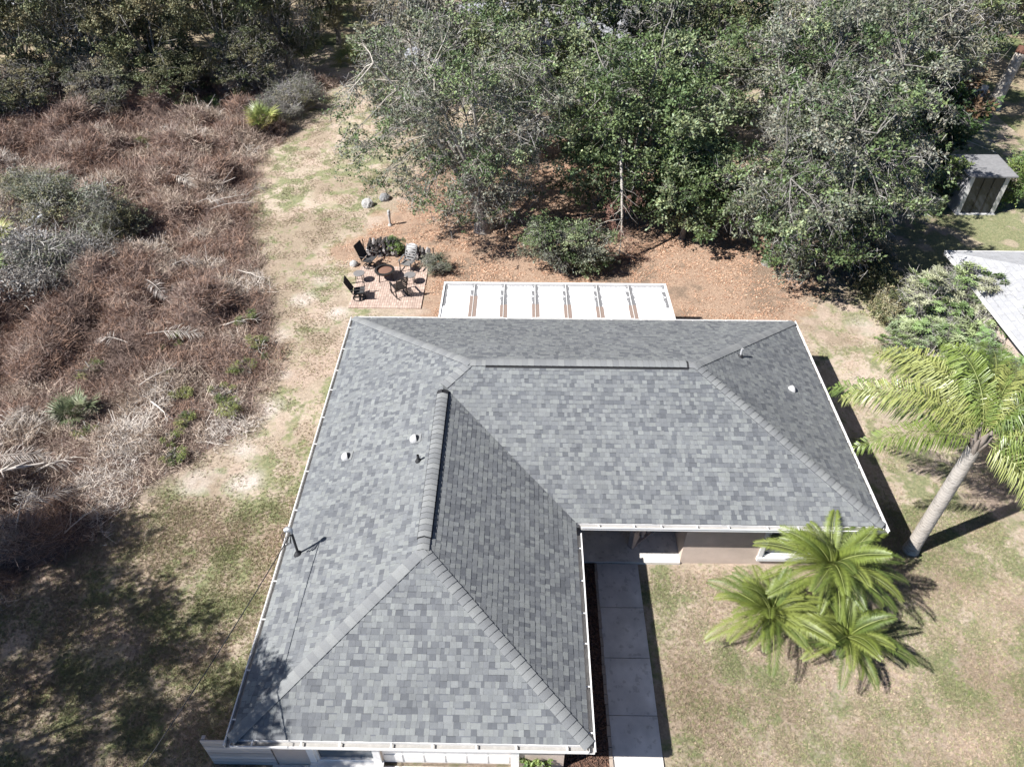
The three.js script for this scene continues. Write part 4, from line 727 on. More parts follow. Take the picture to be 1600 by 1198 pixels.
// ---------------------------------------------------------------- dead brush
{
  const r = rng(77), g = new GB(true), dead = [[0.2, 0.145, 0.12], [0.31, 0.2, 0.145], [0.27, 0.2, 0.17], [0.37, 0.29, 0.235], [0.46, 0.38, 0.305], [0.55, 0.5, 0.45]];
  let n = 0, guard = 0;
  while (n < 330000 && guard++ < 900000) { // sprays of fine dry stems over the mounds
    const x = lerp(-34, -3, r()), z = lerp(-32, 12.6, r()), far = clamp((6 - z) / 34), d = samp(gBrush, x, z); if (d < 0.1 + 2.4 * (fbm(x * 0.9 + 60, z * 0.9, 3) - 0.5) - 0.5 * r() || x < -16.5 + 0.53 * z || r() < far * 0.35) continue;
    const h = moundH(x, z); if (h < 0.12 && r() < 0.35) continue;
    const tone = 0.55 * fbm(x * 0.3 + 3, z * 0.3, 2) + 0.45 * vnoise(x * 1.1 + 90, z * 1.1), idx = clamp(Math.floor((tone - 0.27) / 0.56 * 6 + (r() - 0.5) * 2.2), 0, 5), gx = (moundH(x + 0.25, z) - moundH(x - 0.25, z)) * 2, gz = (moundH(x, z + 0.25) - moundH(x, z - 0.25)) * 2, c = dead[idx], dir = V(r() - 0.5 - gx * 0.08, 0.08 + 0.3 * r(), r() - 0.5 - gz * 0.08);
    for (let q = 0; q < 7; q++, n++) {
      const L = (0.2 + 0.36 * r() * r()) * (1 + 0.5 * far) * (r() < 0.04 ? 2 : 1), k = 0.65 + 0.75 * r(), o = V(x + gauss(r) * 0.16, h - 0.04 + 0.16 * r(), z + gauss(r) * 0.16), e = dir.clone().add(V(gauss(r) * 0.5, gauss(r) * 0.35, gauss(r) * 0.5)).normalize(), s2 = V(r() - 0.5, r() - 0.5, r() - 0.5).cross(e).normalize().multiplyScalar((0.0055 + 0.0035 * r()) * (1 + 0.6 * far)), nn = V(-gx, 1, -gz).normalize().add(e.clone().multiplyScalar(0.2)).normalize(), t2 = o.clone().addScaledVector(e, L), u = [0, 0];
      g.col = [c[0] * k, c[1] * k, c[2] * k];
      const A = o.clone().add(s2), B = o.clone().sub(s2), C2 = t2.clone().addScaledVector(s2, -0.5), D2 = t2.clone().addScaledVector(s2, 0.5); g.quad(A, D2, C2, B);
    }
  }
  const m = mesh(numbered('dead_brush'), g, M.twig, scene); m.userData = { kind: 'stuff', label: 'tangled dry brown vines covering the overgrown lot', category: 'brush' };
}
// ---------------------------------------------------------------- palms
// pinnate frond lying along +x, rising at angle el, bending over; leaflets on both sides
function pinnate(len, el, bend, n, leafLen, leafW, vUp, droop, seed, base = 0.12, plume = 0) {
  const r = rng(seed), leaves = new GB(), rib = new GB(), pts = []; let p = V(0, 0, 0), a = el; const N = 14;
  for (let i = 0; i <= N; i++) { pts.push(p.clone()); p = p.clone().add(V(Math.cos(a), Math.sin(a), 0).multiplyScalar(len / N)); a -= bend / N * (0.5 + i / N); }
  rib.tube(pts, pts.map((_, i) => lerp(0.022, 0.005, i / N)), 4);
  for (let i = 0; i < n; i++) {
    const t = base + (1 - base) * (i + 0.5) / n, f = t * N, k = Math.min(N - 1, Math.floor(f)), o = pts[k].clone().lerp(pts[k + 1], f - k), d = pts[k + 1].clone().sub(pts[k]).normalize(), up = V(-d.y, d.x, 0);
    for (const s of [-1, 1]) {
      const L = leafLen * Math.pow(Math.sin(Math.PI * clamp(0.12 + t * 0.82)), 0.7) * (0.85 + 0.3 * r()), vv = vUp + plume * (r() - 0.5);
      const dir = d.clone().multiplyScalar(0.45 + 0.35 * t).add(V(0, 0, s)).addScaledVector(up, vv).normalize();
      const m = o.clone().addScaledVector(dir, L * 0.5), d2 = dir.clone().add(V(0, -droop * (0.6 + 0.8 * r()), 0)).normalize(), e = m.clone().addScaledVector(d2, L * 0.5), w = d.clone().multiplyScalar(leafW / 2);
      leaves.tri(o, m.clone().add(w), m.clone().sub(w)).tri(m.clone().sub(w), m.clone().add(w), e);
    }
  }
  return [leaves.build(), rib.build()];
}
const sagoGreens = [[0.13, 0.165, 0.03], [0.085, 0.12, 0.025], [0.17, 0.2, 0.045]].map((c) => std({ color: lin(...c), roughness: 0.5, side: THREE.DoubleSide }));
const ribMat = std({ color: lin(0.2, 0.23, 0.07), roughness: 0.5 });
const palmTrunk = std({ map: rep(T.bark, 0.5), bumpMap: rep(T.barkB, 0.4), bumpScale: 0.04, color: lin(1.1, 1, 0.9) });
{
  const var1 = [[1.55, 1.05, 1.5], [1.75, 0.75, 1.25], [1.75, 0.4, 1.0], [1.65, 0.08, 0.8], [1.5, 1.3, 1.2]].map(([l, e, b], i) => pinnate(l, e, b, 72, 0.3, 0.02, 0.3, 0.35, 300 + i, 0.1));
  const sago = (label, x, z, h, n, sc, seed) => {
    const t = thing('sago_palm', label, 'palm', [x, 0, z], 0, 'feathery palms on the front lawn'), r = rng(seed);
    const tk = [V(0, -0.05, 0), V(0.03, h * 0.5, 0.02), V(0, h, 0)]; mesh('trunk', new GB().tube(tk, [0.2, 0.16, 0.17], 9), palmTrunk, t);
    const hub = new GB(), rr = rng(seed + 1); for (let i = 0; i < 40; i++) { const a = rr() * 6.28; hub.tube([V(0, h - 0.05, 0), V(Math.cos(a) * 0.16, h + 0.02 + 0.1 * rr(), Math.sin(a) * 0.16)], [0.02, 0.006], 3); } mesh('crown_core', hub, std({ color: lin(0.3, 0.16, 0.08) }), t);
    for (let i = 0; i < n; i++) {
      const q = i / n, vi = q < 0.14 ? 4 : q < 0.38 ? 0 : q < 0.64 ? 1 : q < 0.86 ? 2 : 3, [lg, rg] = var1[vi], f = mesh('frond', lg, sagoGreens[Math.floor(r() * 3)], t);
      f.position.y = h; f.rotation.set((r() - 0.5) * 0.7, i * 2.39996 + (r() - 0.5) * 0.6, (r() - 0.5) * 0.3, 'YXZ'); f.scale.setScalar(sc * (0.72 + 0.42 * r())); mesh('rib', rg, ribMat, f);
    }
  };
  sago('left feathery palm of the three on the front lawn', 13.52, 11.6, 1.05, 36, 1.05, 310);
  sago('tallest feathery palm reaching over the front gutter', 15.25, 10.6, 1.9, 42, 1.18, 320);
  sago('lowest feathery palm of the three nearest the camera', 15.5, 12.15, 0.8, 34, 1.0, 330);
}
{ // queen palm at the right side of the house
  const t = thing('queen_palm', 'tall ringed-trunk palm with plumed fronds right of the house', 'palm', [18.88, 0, 8.65]), r = rng(400), g = new GB(), pts = [], rad = [], H = 4.75;
  for (let i = 0; i <= 46; i++) { const q = i / 46; pts.push(V(0.1 * q, -0.05 + H * q, -0.04 * q)); rad.push(lerp(0.215, 0.185, q) * (1 + (i % 2 ? -0.02 : 0.02)) + (q < 0.08 ? (0.08 - q) * 0.7 : 0)); }
  g.tube(pts, rad, 14);
  mesh('trunk', g, std({ map: rep(T.palm, 1.0), color: lin(0.72, 0.69, 0.66), bumpMap: rep(T.barkB, 1.2), bumpScale: 0.012 }), t);
  const boots = std({ color: lin(0.3, 0.25, 0.21), map: rep(T.noise, 0.4), side: THREE.DoubleSide });
  for (let i = 0; i < 9; i++) { const a = i * 2.4, b = new GB(), y = H - 0.1 + 0.06 * i; b.tube([V(0.1, y - 0.25, 0), V(0.1 + Math.cos(a) * 0.15, y + 0.15, Math.sin(a) * 0.15), V(0.1 + Math.cos(a) * 0.2, y + 0.45, Math.sin(a) * 0.2)], [0.14, 0.07, 0.03], 7); mesh('leaf_base', b, boots, t); }
  const gr = [[0.155, 0.205, 0.045], [0.115, 0.165, 0.036], [0.24, 0.26, 0.08]].map((c) => std({ color: lin(...c), roughness: 0.4, side: THREE.DoubleSide }));
  const vs = [[3.7, 0.95, 2.3], [3.9, 0.6, 1.7], [4.0, 0.2, 1.0], [3.4, 1.25, 2.2], [3.5, -0.05, 1.1]].map(([l, e, b], i) => pinnate(l, e, b, 190, 0.85, 0.032, 0.05, 1.7, 410 + i, 0.1, 2.2));
  const az = [[3.1, 2], [2.35, 2], [1.95, 1], [1.6, 1], [1.3, 1], [1.0, 1], [0.7, 1], [0.4, 1], [0.1, 1], [-0.25, 2], [-0.6, 4], [-0.95, 4], [1.75, 3], [1.2, 0], [0.85, 3], [0.5, 0], [0.15, 3], [2.05, 0], [1.45, 2], [0.9, 2], [0.3, 2], [1.1, 1], [0.6, 1], [2.7, 1], [-0.4, 1], [1.85, 2]];
  az.forEach(([a, v], i) => { const [lg, rg] = vs[v], f = mesh('frond', lg, gr[i % 3], t); f.position.set(0.1, H + 0.3, 0); f.rotation.set((r() - 0.5) * 0.3, a + (r() - 0.5) * 0.12, 0, 'YXZ'); f.scale.setScalar(0.82 + 0.3 * r()); mesh('rib', rg, ribMat, f); });
}
// palmettos in the brush: fans of narrow blades on stalks
{
  const blade = new GB(), r0 = rng(500);
  for (let i = 0; i < 22; i++) { const a = lerp(-1.9, 1.9, i / 21), L = 0.62 * (1 - 0.16 * Math.abs(a) / 1.9) * (0.9 + 0.2 * r0()), d = V(Math.cos(a), 0.08 * Math.sin(i * 2.1), Math.sin(a)), s = V(-Math.sin(a), 0, Math.cos(a)).multiplyScalar(0.02), o = V(0.55, 0, 0), m = o.clone().addScaledVector(d, L * 0.45), e = o.clone().addScaledVector(d, L).add(V(0, -0.1, 0)); blade.tri(o, m.clone().add(s), m.clone().sub(s)).tri(m.clone().sub(s), m.clone().add(s), e); }
  const bg = blade.build(), stalk = new GB().tube([V(0, 0, 0), V(0.56, 0, 0)], [0.014, 0.009], 4).build();
  const gm = { green: [[0.1, 0.16, 0.04], [0.16, 0.22, 0.06]], yellow: [[0.26, 0.28, 0.08], [0.17, 0.22, 0.06], [0.33, 0.29, 0.1]], grey: [[0.16, 0.19, 0.1], [0.22, 0.23, 0.15]] };
  const palmetto = (label, x, z, n, sc, key, seed) => {
    const t = thing('palmetto', label, 'palmetto', [x, Math.max(0, moundH(x, z)), z]), r = rng(seed), ms = gm[key].map((c) => std({ color: lin(...c), roughness: 0.45, side: THREE.DoubleSide }));
    for (let i = 0; i < n; i++) { const f = mesh('fan_leaf', bg, ms[Math.floor(r() * ms.length)], t); f.rotation.set((r() - 0.5) * 1.2, i * 2.4 + r() * 0.4, 0.25 + 0.95 * r(), 'YXZ'); f.scale.setScalar(sc * (0.7 + 0.45 * r())); f.position.y = 0.1; mesh('stalk', stalk, ms[0], f); }
  };
  palmetto('spiky green palmetto alone in the lower part of the brush', -10.0, 3.1, 24, 1.0, 'grey', 510);
  palmetto('yellow green palmetto at the edge of the back lawn strip', -9.8, -22.6, 24, 1.25, 'yellow', 520);
  palmetto('palmetto cut by the left edge of the picture, upper one', -18.8, -7.6, 18, 1.2, 'yellow', 530);
  palmetto('palmetto cut by the left edge of the picture, lower one', -17.4, -4.9, 18, 1.2, 'green', 540);
  palmetto('small palmetto in the shade at the foot of the woods', -14.6, -26.4, 14, 1.1, 'green', 550);
  palmetto('bright palmetto under the trees at the far end of the back lawn', -6.6, -35.5, 20, 1.6, 'yellow', 560);
  palmetto('green palmetto in the gap of the woods at the top', -11.2, -40, 18, 1.8, 'green', 570);
  // dead fronds and fallen branches
  const dv = [pinnate(2.2, 0.1, 0.7, 34, 0.55, 0.026, 0.0, 0.7, 580, 0.3, 1.6), pinnate(1.7, 0.3, 1.3, 26, 0.5, 0.026, -0.1, 0.6, 581, 0.35, 1.8)], dm = [[0.5, 0.45, 0.4], [0.36, 0.32, 0.29], [0.58, 0.53, 0.47]].map((c) => std({ color: lin(...c), roughness: 0.85, side: THREE.DoubleSide })), r = rng(590);
  [[-11.2, 4.2, 0.9], [-10.8, 5.4, 2.1], [-11.6, 6.4, 0.3], [-10.9, 7.2, 1.2], [-10.2, 8.0, -0.3], [-9.3, 7.3, 2.6], [-11.4, 8.8, 0.1], [-9.9, -6.2, 0.6], [-9.5, -5.4, 2.4], [-10.3, -4.7, -0.7], [-9.0, -1.2, 0.2], [-9.6, -0.7, 2.9], [-12.4, -14.6, 0.8], [-11.8, -15.6, 2.2], [-13.2, -15.2, -0.4], [-10.7, -12.2, 0.5], [-10.1, -9.2, 1.3], [-8.7, -14.2, 0.9], [-16.4, -22.3, 0.2], [-15.6, -22.6, 2.7], [-12.0, 5.0, 1.6], [-10.3, 6.2, 0.6], [-9.8, 8.6, 0.9], [-10.6, 9.2, 2.5], [-12.0, 7.4, -0.5], [-9.0, 8.8, 1.8]].forEach(([x, z, a], i) => {
    const t = thing('dead_palm_frond', ['bleached dead palm frond in the heap at the lower left of the brush', 'dead palm frond in the middle of the brush below the broad grey shrub', 'pale dead palm frond in the upper half of the brush'][z > 2 ? 0 : z > -8 ? 1 : 2], 'palm frond', [x, moundH(x, z) + 0.14, z], a, 'dead fronds in the brush');
    const f = mesh('leaflets', dv[i % 2][0], dm[Math.floor(r() * 3)], t); mesh('rib', dv[i % 2][1], dm[0], t);
  });
  [[-10.6, 6.6, 0.35, 2.4, 0.09], [-11.0, 7.6, -0.75, 2.0, 0.1], [-10.4, 8.4, 0.1, 1.8, 0.06], [-7.7, 8.2, 1.1, 1.5, 0.025], [-9.8, 9.9, 0.6, 1.6, 0.03], [-5.5, -2.6, 0.3, 1.6, 0.03], [-6.1, -6.2, -0.5, 1.8, 0.03], [-8.8, -12.4, 0.2, 2.3, 0.035], [-9.4, -13.6, 0.5, 2, 0.03], [-7.6, 1.4, 0.9, 1.4, 0.03], [-8.0, -26.5, 0.4, 1.6, 0.03], [-13.6, -27.2, 1.2, 2.2, 0.04], [-12.2, -27.0, 0.8, 2, 0.035], [-10.9, -8, -1.2, 2.6, 0.03], [-6.9, 2.9, -0.6, 1.5, 0.04], [-9.6, 5.6, 0.5, 1.3, 0.04]].forEach(([x, z, a, L, w], i) => {
    const y = moundH(x, z) + 0.16, t = thing('fallen_branch', ['thick bleached branch in the dead frond heap at the lower left', 'thin bare fallen branch on the near half of the brush', 'thin bare fallen branch on the far half of the brush'][w > 0.05 ? 0 : z > -7 ? 1 : 2], 'branch', [x, y, z], a, 'fallen branches on the brush'), g = new GB(), rr = rng(600 + i), m = curve(V(-L / 2, 0.05 * rr(), 0), V(L / 2, 0.25 * rr(), 0.1), 0.06, 6, rr, 0.12);
    g.tube(m, m.map((_, k) => lerp(w, w * 0.3, k / 6)), 6, true); for (let k = 0; k < 7; k++) { const s = m[1 + Math.floor(rr() * 5)]; g.tube(curve(s, s.clone().add(V((0.3 + rr()) * 0.5, 0.25 * rr(), (rr() - 0.5) * 1.0)), 0.05, 3, rr, 0.2), [w * 0.4, w * 0.3, w * 0.2, 0.004], 4); }
    mesh('wood', g, dm[i % 3], t);
  });
}

// ---------------------------------------------------------------- fire pit patio
{
  const r = rng(700), pv = thing('brick_patio', 'small square pink brick patio under the fire pit', 'patio', [0.42, 0, -5.65]);
  mesh('sand_bed', new GB().box(3.26, 0.04, 3.3, 0, 0.0, 0), std({ color: lin(0.34, 0.27, 0.22) }), pv);
  const g = new GB(true), bw = 0.105, bl = 0.21;
  for (let i = 0; i < 31; i++) for (let j = 0; j < 16; j++) { const k = 0.85 + 0.3 * r(), q = r(); g.col = [lerp(0.44, 0.55, q) * k, lerp(0.33, 0.42, q) * k, lerp(0.27, 0.35, q) * k]; const off = 0; g.box(bw - 0.01, 0.05, bl - 0.01, -1.58 + i * bw, 0.025 + 0.003 * r(), -1.57 + j * bl + off); }
  mesh('paver', g, std({ vertexColors: true, map: rep(T.noise, 0.5) }), pv).userData = { kind: 'stuff' };

  const fp = thing('fire_pit', 'round rusty fire pit bowl on legs in the middle of the brick patio', 'fire pit', [0.12, 0.05, -6.35]);
  mesh('rim', new GB().lathe([[0.36, 0.42], [0.47, 0.43], [0.47, 0.46], [0.36, 0.47], [0.36, 0.42]], 28), M.darkMetal, fp);
  mesh('bowl', new GB().lathe([[0.38, 0.45], [0.33, 0.3], [0.2, 0.22], [0.001, 0.2]], 24), M.rust, fp);
  mesh('ash_bed', new GB().lathe([[0.36, 0.38], [0.2, 0.4], [0.001, 0.41]], 24), M.ash, fp);
  for (let i = 0; i < 4; i++) { const a = 0.5 + i * Math.PI / 2; mesh('leg', new GB().tube([V(Math.cos(a) * 0.4, 0.42, Math.sin(a) * 0.4), V(Math.cos(a) * 0.46, 0, Math.sin(a) * 0.46)], 0.025, 6), M.darkMetal, fp); }
  M.rust.side = M.ash.side = THREE.DoubleSide;

  const sling = (label, x, z, turn, bh) => { // swivel rocker: sling seat and back on a ring base, faces local +x
    const t = thing('swivel_chair', label, 'chair', [x, 0.05, z], turn);
    const ring = []; for (let i = 0; i <= 24; i++) { const a = i / 24 * 6.2832; ring.push(V(Math.cos(a) * 0.29, 0.025, Math.sin(a) * 0.29)); }
    mesh('ring_base', new GB().tube(ring, 0.022, 6), M.darkMetal, t);
    mesh('pedestal', new GB().bar(V(-0.27, 0.06, 0), V(0.27, 0.06, 0), 0.04).bar(V(0, 0.06, -0.27), V(0, 0.06, 0.27), 0.04).tube([V(0, 0.04, 0), V(0, 0.34, 0)], 0.045, 8), M.darkMetal, t);
    const back = (f) => V(-0.24 - 0.3 * f, 0.42 + bh * f, 0);
    mesh('seat', new GB().quad(V(0.28, 0.43, 0.26), V(0.28, 0.43, -0.26), V(-0.22, 0.38, -0.26), V(-0.22, 0.38, 0.26)).quad(V(0.28, 0.41, -0.26), V(0.28, 0.41, 0.26), V(-0.22, 0.36, 0.26), V(-0.22, 0.36, -0.26)), M.slingL ?? M.sling, t);
    const b0 = back(0), b1 = back(1), bk = new GB(); for (const o of [0, -0.025]) bk.quad(V(b0.x + o, b0.y, 0.26), V(b0.x + o, b0.y, -0.26), V(b1.x + o, b1.y, -0.26), V(b1.x + o, b1.y, 0.26)); mesh('backrest', bk, M.sling, t);
    for (const s of [-1, 1]) { mesh('side_frame', new GB().tube([V(0.3, 0.42, s * 0.28), V(-0.22, 0.37, s * 0.28), V(b1.x, b1.y, s * 0.28)], 0.018, 6), M.darkMetal, t); mesh('armrest', new GB().tube([V(0.26, 0.43, s * 0.3), V(0.27, 0.62, s * 0.31), V(0.0, 0.64, s * 0.31), V(-0.32, 0.6, s * 0.29)], 0.02, 6), M.darkMetal, t); }
    mesh('top_rail', new GB().tube([V(b1.x, b1.y, -0.28), V(b1.x, b1.y, 0.28)], 0.018, 6), M.darkMetal, t);
  };
  M.sling.side = THREE.DoubleSide;
  sling('black swivel chair with a tall back beside the log pile', -0.78, -7.35, -0.35, 0.72);
  sling('black swivel chair with a ring base at the near left patio corner', -0.82, -4.72, 0.12, 0.62);
  const slat = (label, x, z, turn, mat, lean) => { // slatted rocker, faces local +x
    const t = thing('slatted_chair', label, 'chair', [x, 0.05, z], turn);
    for (let i = 0; i < 5; i++) mesh('seat_slat', new GB().box(0.085, 0.02, 0.5, -0.2 + i * 0.105, 0.37 + i * 0.012, 0), mat, t);
    for (let i = 0; i < 6; i++) { const f = i / 5; mesh('back_slat', new GB().box(0.025, 0.065, 0.5, -0.27 - f * 0.62 * Math.sin(lean), 0.47 + f * 0.62 * Math.cos(lean), 0, 0, 0, lean), mat, t); }
    for (const s of [-1, 1]) {
      mesh('back_post', new GB().bar(V(-0.24, 0.36, s * 0.26), V(-0.29 - 0.7 * Math.sin(lean), 0.4 + 0.76 * Math.cos(lean), s * 0.26), 0.04), mat, t);
      mesh('armrest', new GB().box(0.6, 0.025, 0.075, -0.02, 0.6, s * 0.3), mat, t);
      mesh('leg', new GB().bar(V(0.27, 0.0, s * 0.27), V(0.26, 0.6, s * 0.28), 0.045), mat, t); mesh('leg', new GB().bar(V(-0.3, 0.0, s * 0.27), V(-0.22, 0.42, s * 0.27), 0.045), mat, t);
      const rk = []; for (let i = 0; i <= 8; i++) { const q = lerp(-0.5, 0.45, i / 8); rk.push(V(q, 0.02 + 0.28 * q * q, s * 0.27)); } mesh('rocker', new GB().tube(rk, 0.022, 5), mat, t);
    }
  };
  const dark = M.darkMetal;
  slat('black slatted rocking chair with its back to the house', 0.95, -5.05, 2.15, dark, 0.3);
  slat('grey slatted chair with a reclined back in front of the smaller log pile', 1.1, -7.05, -1.87, std({ color: lin(0.16, 0.155, 0.15), roughness: 0.5 }), 0.6);
  const table = (label, x, z) => { const t = thing('side_table', label, 'table', [x, 0.05, z]); mesh('table_top', new GB().lathe([[0.001, 0.46], [0.25, 0.46], [0.265, 0.45], [0.25, 0.42], [0.001, 0.42]], 20), M.greyTop, t); for (let i = 0; i < 4; i++) { const a = 0.78 + i * 1.5708; mesh('leg', new GB().tube([V(Math.cos(a) * 0.2, 0.43, Math.sin(a) * 0.2), V(Math.cos(a) * 0.23, 0, Math.sin(a) * 0.23)], 0.018, 5), M.darkMetal, t); } };
  M.greyTop.side = THREE.DoubleSide;
  table('small round grey side table at the left edge of the patio', -1.02, -6.05); table('small round grey side table right of the fire pit', 1.36, -5.95);
  // firewood
  const logG = [0.07, 0.09, 0.06].map((q, i) => { const rr = rng(720 + i), pr = []; for (let k = 0; k < 8; k++) pr.push(q * (0.8 + 0.4 * rr())); const g2 = new GB(); for (let k = 0; k < 8; k++) { const a = k / 8 * 6.2832, b = (k + 1) / 8 * 6.2832, ra = pr[k], rb = pr[(k + 1) % 8], P = (rad, th, z) => V(rad * Math.cos(th), rad * Math.sin(th), z); g2.quad(P(ra, a, 0.22), P(ra, a, -0.22), P(rb, b, -0.22), P(rb, b, 0.22)).tri(V(0, 0, 0.22), P(ra, a, 0.22), P(rb, b, 0.22)).tri(V(0, 0, -0.22), P(rb, b, -0.22), P(ra, a, -0.22)); } return g2.build(); });
  const logM = [[0.03, 0.028, 0.027], [0.13, 0.12, 0.115], [0.45, 0.42, 0.4], [0.07, 0.06, 0.055]].map((c) => std({ color: lin(...c), map: rep(T.noise, 0.3), side: THREE.DoubleSide }));
  const pile = (label, x, z, turn, w, h, seed) => {
    const t = thing('log_pile', label, 'log pile', [x, 0, z], turn), q = rng(seed);
    for (let row = 0; row * 0.14 < h; row++) for (let c = 0; c * 0.16 < w - row * 0.05; c++) { const m = mesh('log', logG[Math.floor(q() * 3)], logM[Math.floor(q() * 4)], t); m.position.set(-w / 2 + row * 0.05 + c * 0.16 + (q() - 0.5) * 0.05, 0.08 + row * 0.14, (q() - 0.5) * 0.15); m.rotation.set((q() - 0.5) * 0.3, (q() - 0.5) * 0.7, q() * 6); }
    for (const s of [-1, 1]) mesh('rack_post', new GB().bar(V(s * (w / 2 + 0.1), 0, 0), V(s * (w / 2 + 0.1), h + 0.15, 0), 0.04), M.darkMetal, t);
  };
  pile('heaped pile of charred and grey firewood behind the tall-backed chair', -0.35, -8.45, 0.05, 1.5, 0.75, 730);
  pile('smaller firewood pile partly hidden by bushes behind the reclined chair', 1.55, -8.1, -0.15, 1.2, 0.55, 740);
  const tarp = thing('white_tub', 'upturned white tub lying on the smaller firewood pile', 'tub', [1.2, 0.55, -8.1], 0.3); mesh('shell', new GB().lathe([[0.26, 0], [0.24, 0.18], [0.18, 0.22], [0.001, 0.23]], 16), M.white, tarp);
  // stones and a stump by the lawn
  const rock = (label, x, z, R, mat, seed) => { const t = thing('rock', label, 'rock', [x, 0, z], 0, 'pale rocks on the back lawn'), g2 = new THREE.IcosahedronGeometry(R, 3), p = g2.attributes.position; for (let i = 0; i < p.count; i++) { const k = 0.72 + 0.55 * fbm(p.getX(i) * 2.2 / R + seed, p.getY(i) * 2.2 / R + p.getZ(i) * 2 / R, 3); p.setXYZ(i, p.getX(i) * k, Math.max(-0.02, p.getY(i) * k * 0.8 + R * 0.35), p.getZ(i) * k); } g2.computeVertexNormals(); mesh('stone', g2, mat, t); };
  const rm = std({ color: lin(0.42, 0.41, 0.39), map: rep(T.noise, 0.4) });
  rock('pale boulder on the back lawn left of the mossy oak', -1.85, -13.4, 0.32, rm, 3); rock('grey boulder just behind the pale one by the mossy oak', -1.05, -14.1, 0.3, std({ color: lin(0.25, 0.25, 0.25), map: rep(T.noise, 0.4) }), 9); rock('small pale stone left of the tall-backed chair', -1.55, -7.5, 0.2, rm, 15);
  const st = thing('garden_post', 'slim mottled white post on the litter left of the mossy oak', 'post', [-0.35, 0, -11.3]); mesh('shaft', new GB().lathe([[0.12, 0], [0.1, 0.06], [0.065, 0.12], [0.055, 0.4], [0.07, 0.55], [0.09, 0.66], [0.06, 0.78], [0.001, 0.8]], 12), rm, st); mesh('cap', new GB().lathe([[0.001, 0.76], [0.09, 0.78], [0.07, 0.86], [0.001, 0.9]], 12), rm, st); rm.side = THREE.DoubleSide;
}
// ---------------------------------------------------------------- neighbouring buildings
function plainHouse(name, label, x0, z0, x1, z1, eave, pitch, tones, wallMat, opts = {}) {
  const t = thing(name, label, 'house'), w = Math.min(x1 - x0, z1 - z0) / 2, along = x1 - x0 > z1 - z0;
  const A = [x0, z1], B = [x1, z1], Cn = [x1, z0], Dn = [x0, z0], r1 = along ? [x0 + w, (z0 + z1) / 2] : [(x0 + x1) / 2, z0 + w], r2 = along ? [x1 - w, (z0 + z1) / 2] : [(x0 + x1) / 2, z1 - w];
  const faces = along ? [[A, [0, -1], [A, B, r2, r1]], [Dn, [0, 1], [Dn, Cn, r2, r1]], [A, [1, 0], [A, r1, Dn]], [B, [-1, 0], [B, Cn, r2]]] : [[A, [0, -1], [A, B, r2]], [Dn, [0, 1], [Dn, Cn, r1]], [A, [1, 0], [A, r2, r1, Dn]], [B, [-1, 0], [B, Cn, r1, r2]]];
  const deck = new GB(), y = (p, e, up) => V(p[0], eave - 0.015 + pitch * ((p[0] - e[0]) * up[0] + (p[1] - e[1]) * up[1]), p[1]);
  for (const [e, up, pl] of faces) { const q = pl.map((p) => y(p, e, up)); for (let i = 1; i + 1 < q.length; i++) deck.tri(q[0], q[i], q[i + 1]); }
  const roof = mesh('roof', deck, opts.under ?? M.underlay, t), field = new GB(true);
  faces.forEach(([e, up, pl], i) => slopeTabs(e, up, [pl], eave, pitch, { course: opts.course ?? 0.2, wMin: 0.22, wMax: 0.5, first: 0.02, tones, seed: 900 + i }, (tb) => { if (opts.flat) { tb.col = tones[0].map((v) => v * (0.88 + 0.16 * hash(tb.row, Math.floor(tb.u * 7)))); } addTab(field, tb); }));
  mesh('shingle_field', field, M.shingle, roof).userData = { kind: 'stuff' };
  const ov = 0.45, H = eave - 0.16; mesh('wall', new GB().box(x1 - x0 - 2 * ov, H, z1 - z0 - 2 * ov, (x0 + x1) / 2, H / 2, (z0 + z1) / 2), wallMat, t);
  mesh('soffit', new GB().box(x1 - x0 - 0.06, 0.03, z1 - z0 - 0.06, (x0 + x1) / 2, eave - 0.14, (z0 + z1) / 2), M.soffit, t);
  mesh('fascia', new GB().box(x1 - x0 + 0.1, 0.15, 0.05, (x0 + x1) / 2, eave - 0.06, z1 + 0.025).box(x1 - x0 + 0.1, 0.15, 0.05, (x0 + x1) / 2, eave - 0.06, z0 - 0.025).box(0.05, 0.15, z1 - z0, x0 - 0.025, eave - 0.06, (z0 + z1) / 2).box(0.05, 0.15, z1 - z0, x1 + 0.025, eave - 0.06, (z0 + z1) / 2), M.white, t);
  const win = (cx, cz, side) => { const f = mesh('window', side ? new GB().box(0.06, 1.1, 1.4, cx, 1.45, cz) : new GB().box(1.4, 1.1, 0.06, cx, 1.45, cz), M.white, t); mesh('pane', side ? new GB().box(0.07, 0.94, 1.24, cx, 1.45, cz) : new GB().box(1.24, 0.94, 0.07, cx, 1.45, cz), M.glass, f); };
  win((x0 + x1) / 2 - 3, z1 - ov + 0.03, false); win((x0 + x1) / 2 + 3, z1 - ov + 0.03, false); win(x0 + ov - 0.03, (z0 + z1) / 2, true);
  return t;
}
const paleTones = [[0.55, 0.557, 0.575], [0.51, 0.515, 0.535], [0.58, 0.585, 0.6]];
plainHouse('neighbour_house', 'neighbouring house with a pale white shingled roof at the right edge', 24.65, -4.85, 40, 9.5, 2.65, 0.3, paleTones, M.stucco, { course: 0.24, flat: true, under: M.white });
plainHouse('neighbour_house', 'grey-roofed house glimpsed behind the oak crowns', -1.8, -40, 18, -27.2, 2.65, 0.38, [[0.42, 0.43, 0.46], [0.36, 0.37, 0.4], [0.48, 0.49, 0.52]], M.concretePale);
plainHouse('neighbour_house', 'pale-roofed house behind the woods at the upper left corner', -46, -54, -33, -41, 2.65, 0.38, [[0.75, 0.75, 0.8], [0.66, 0.66, 0.7]], M.concretePale);
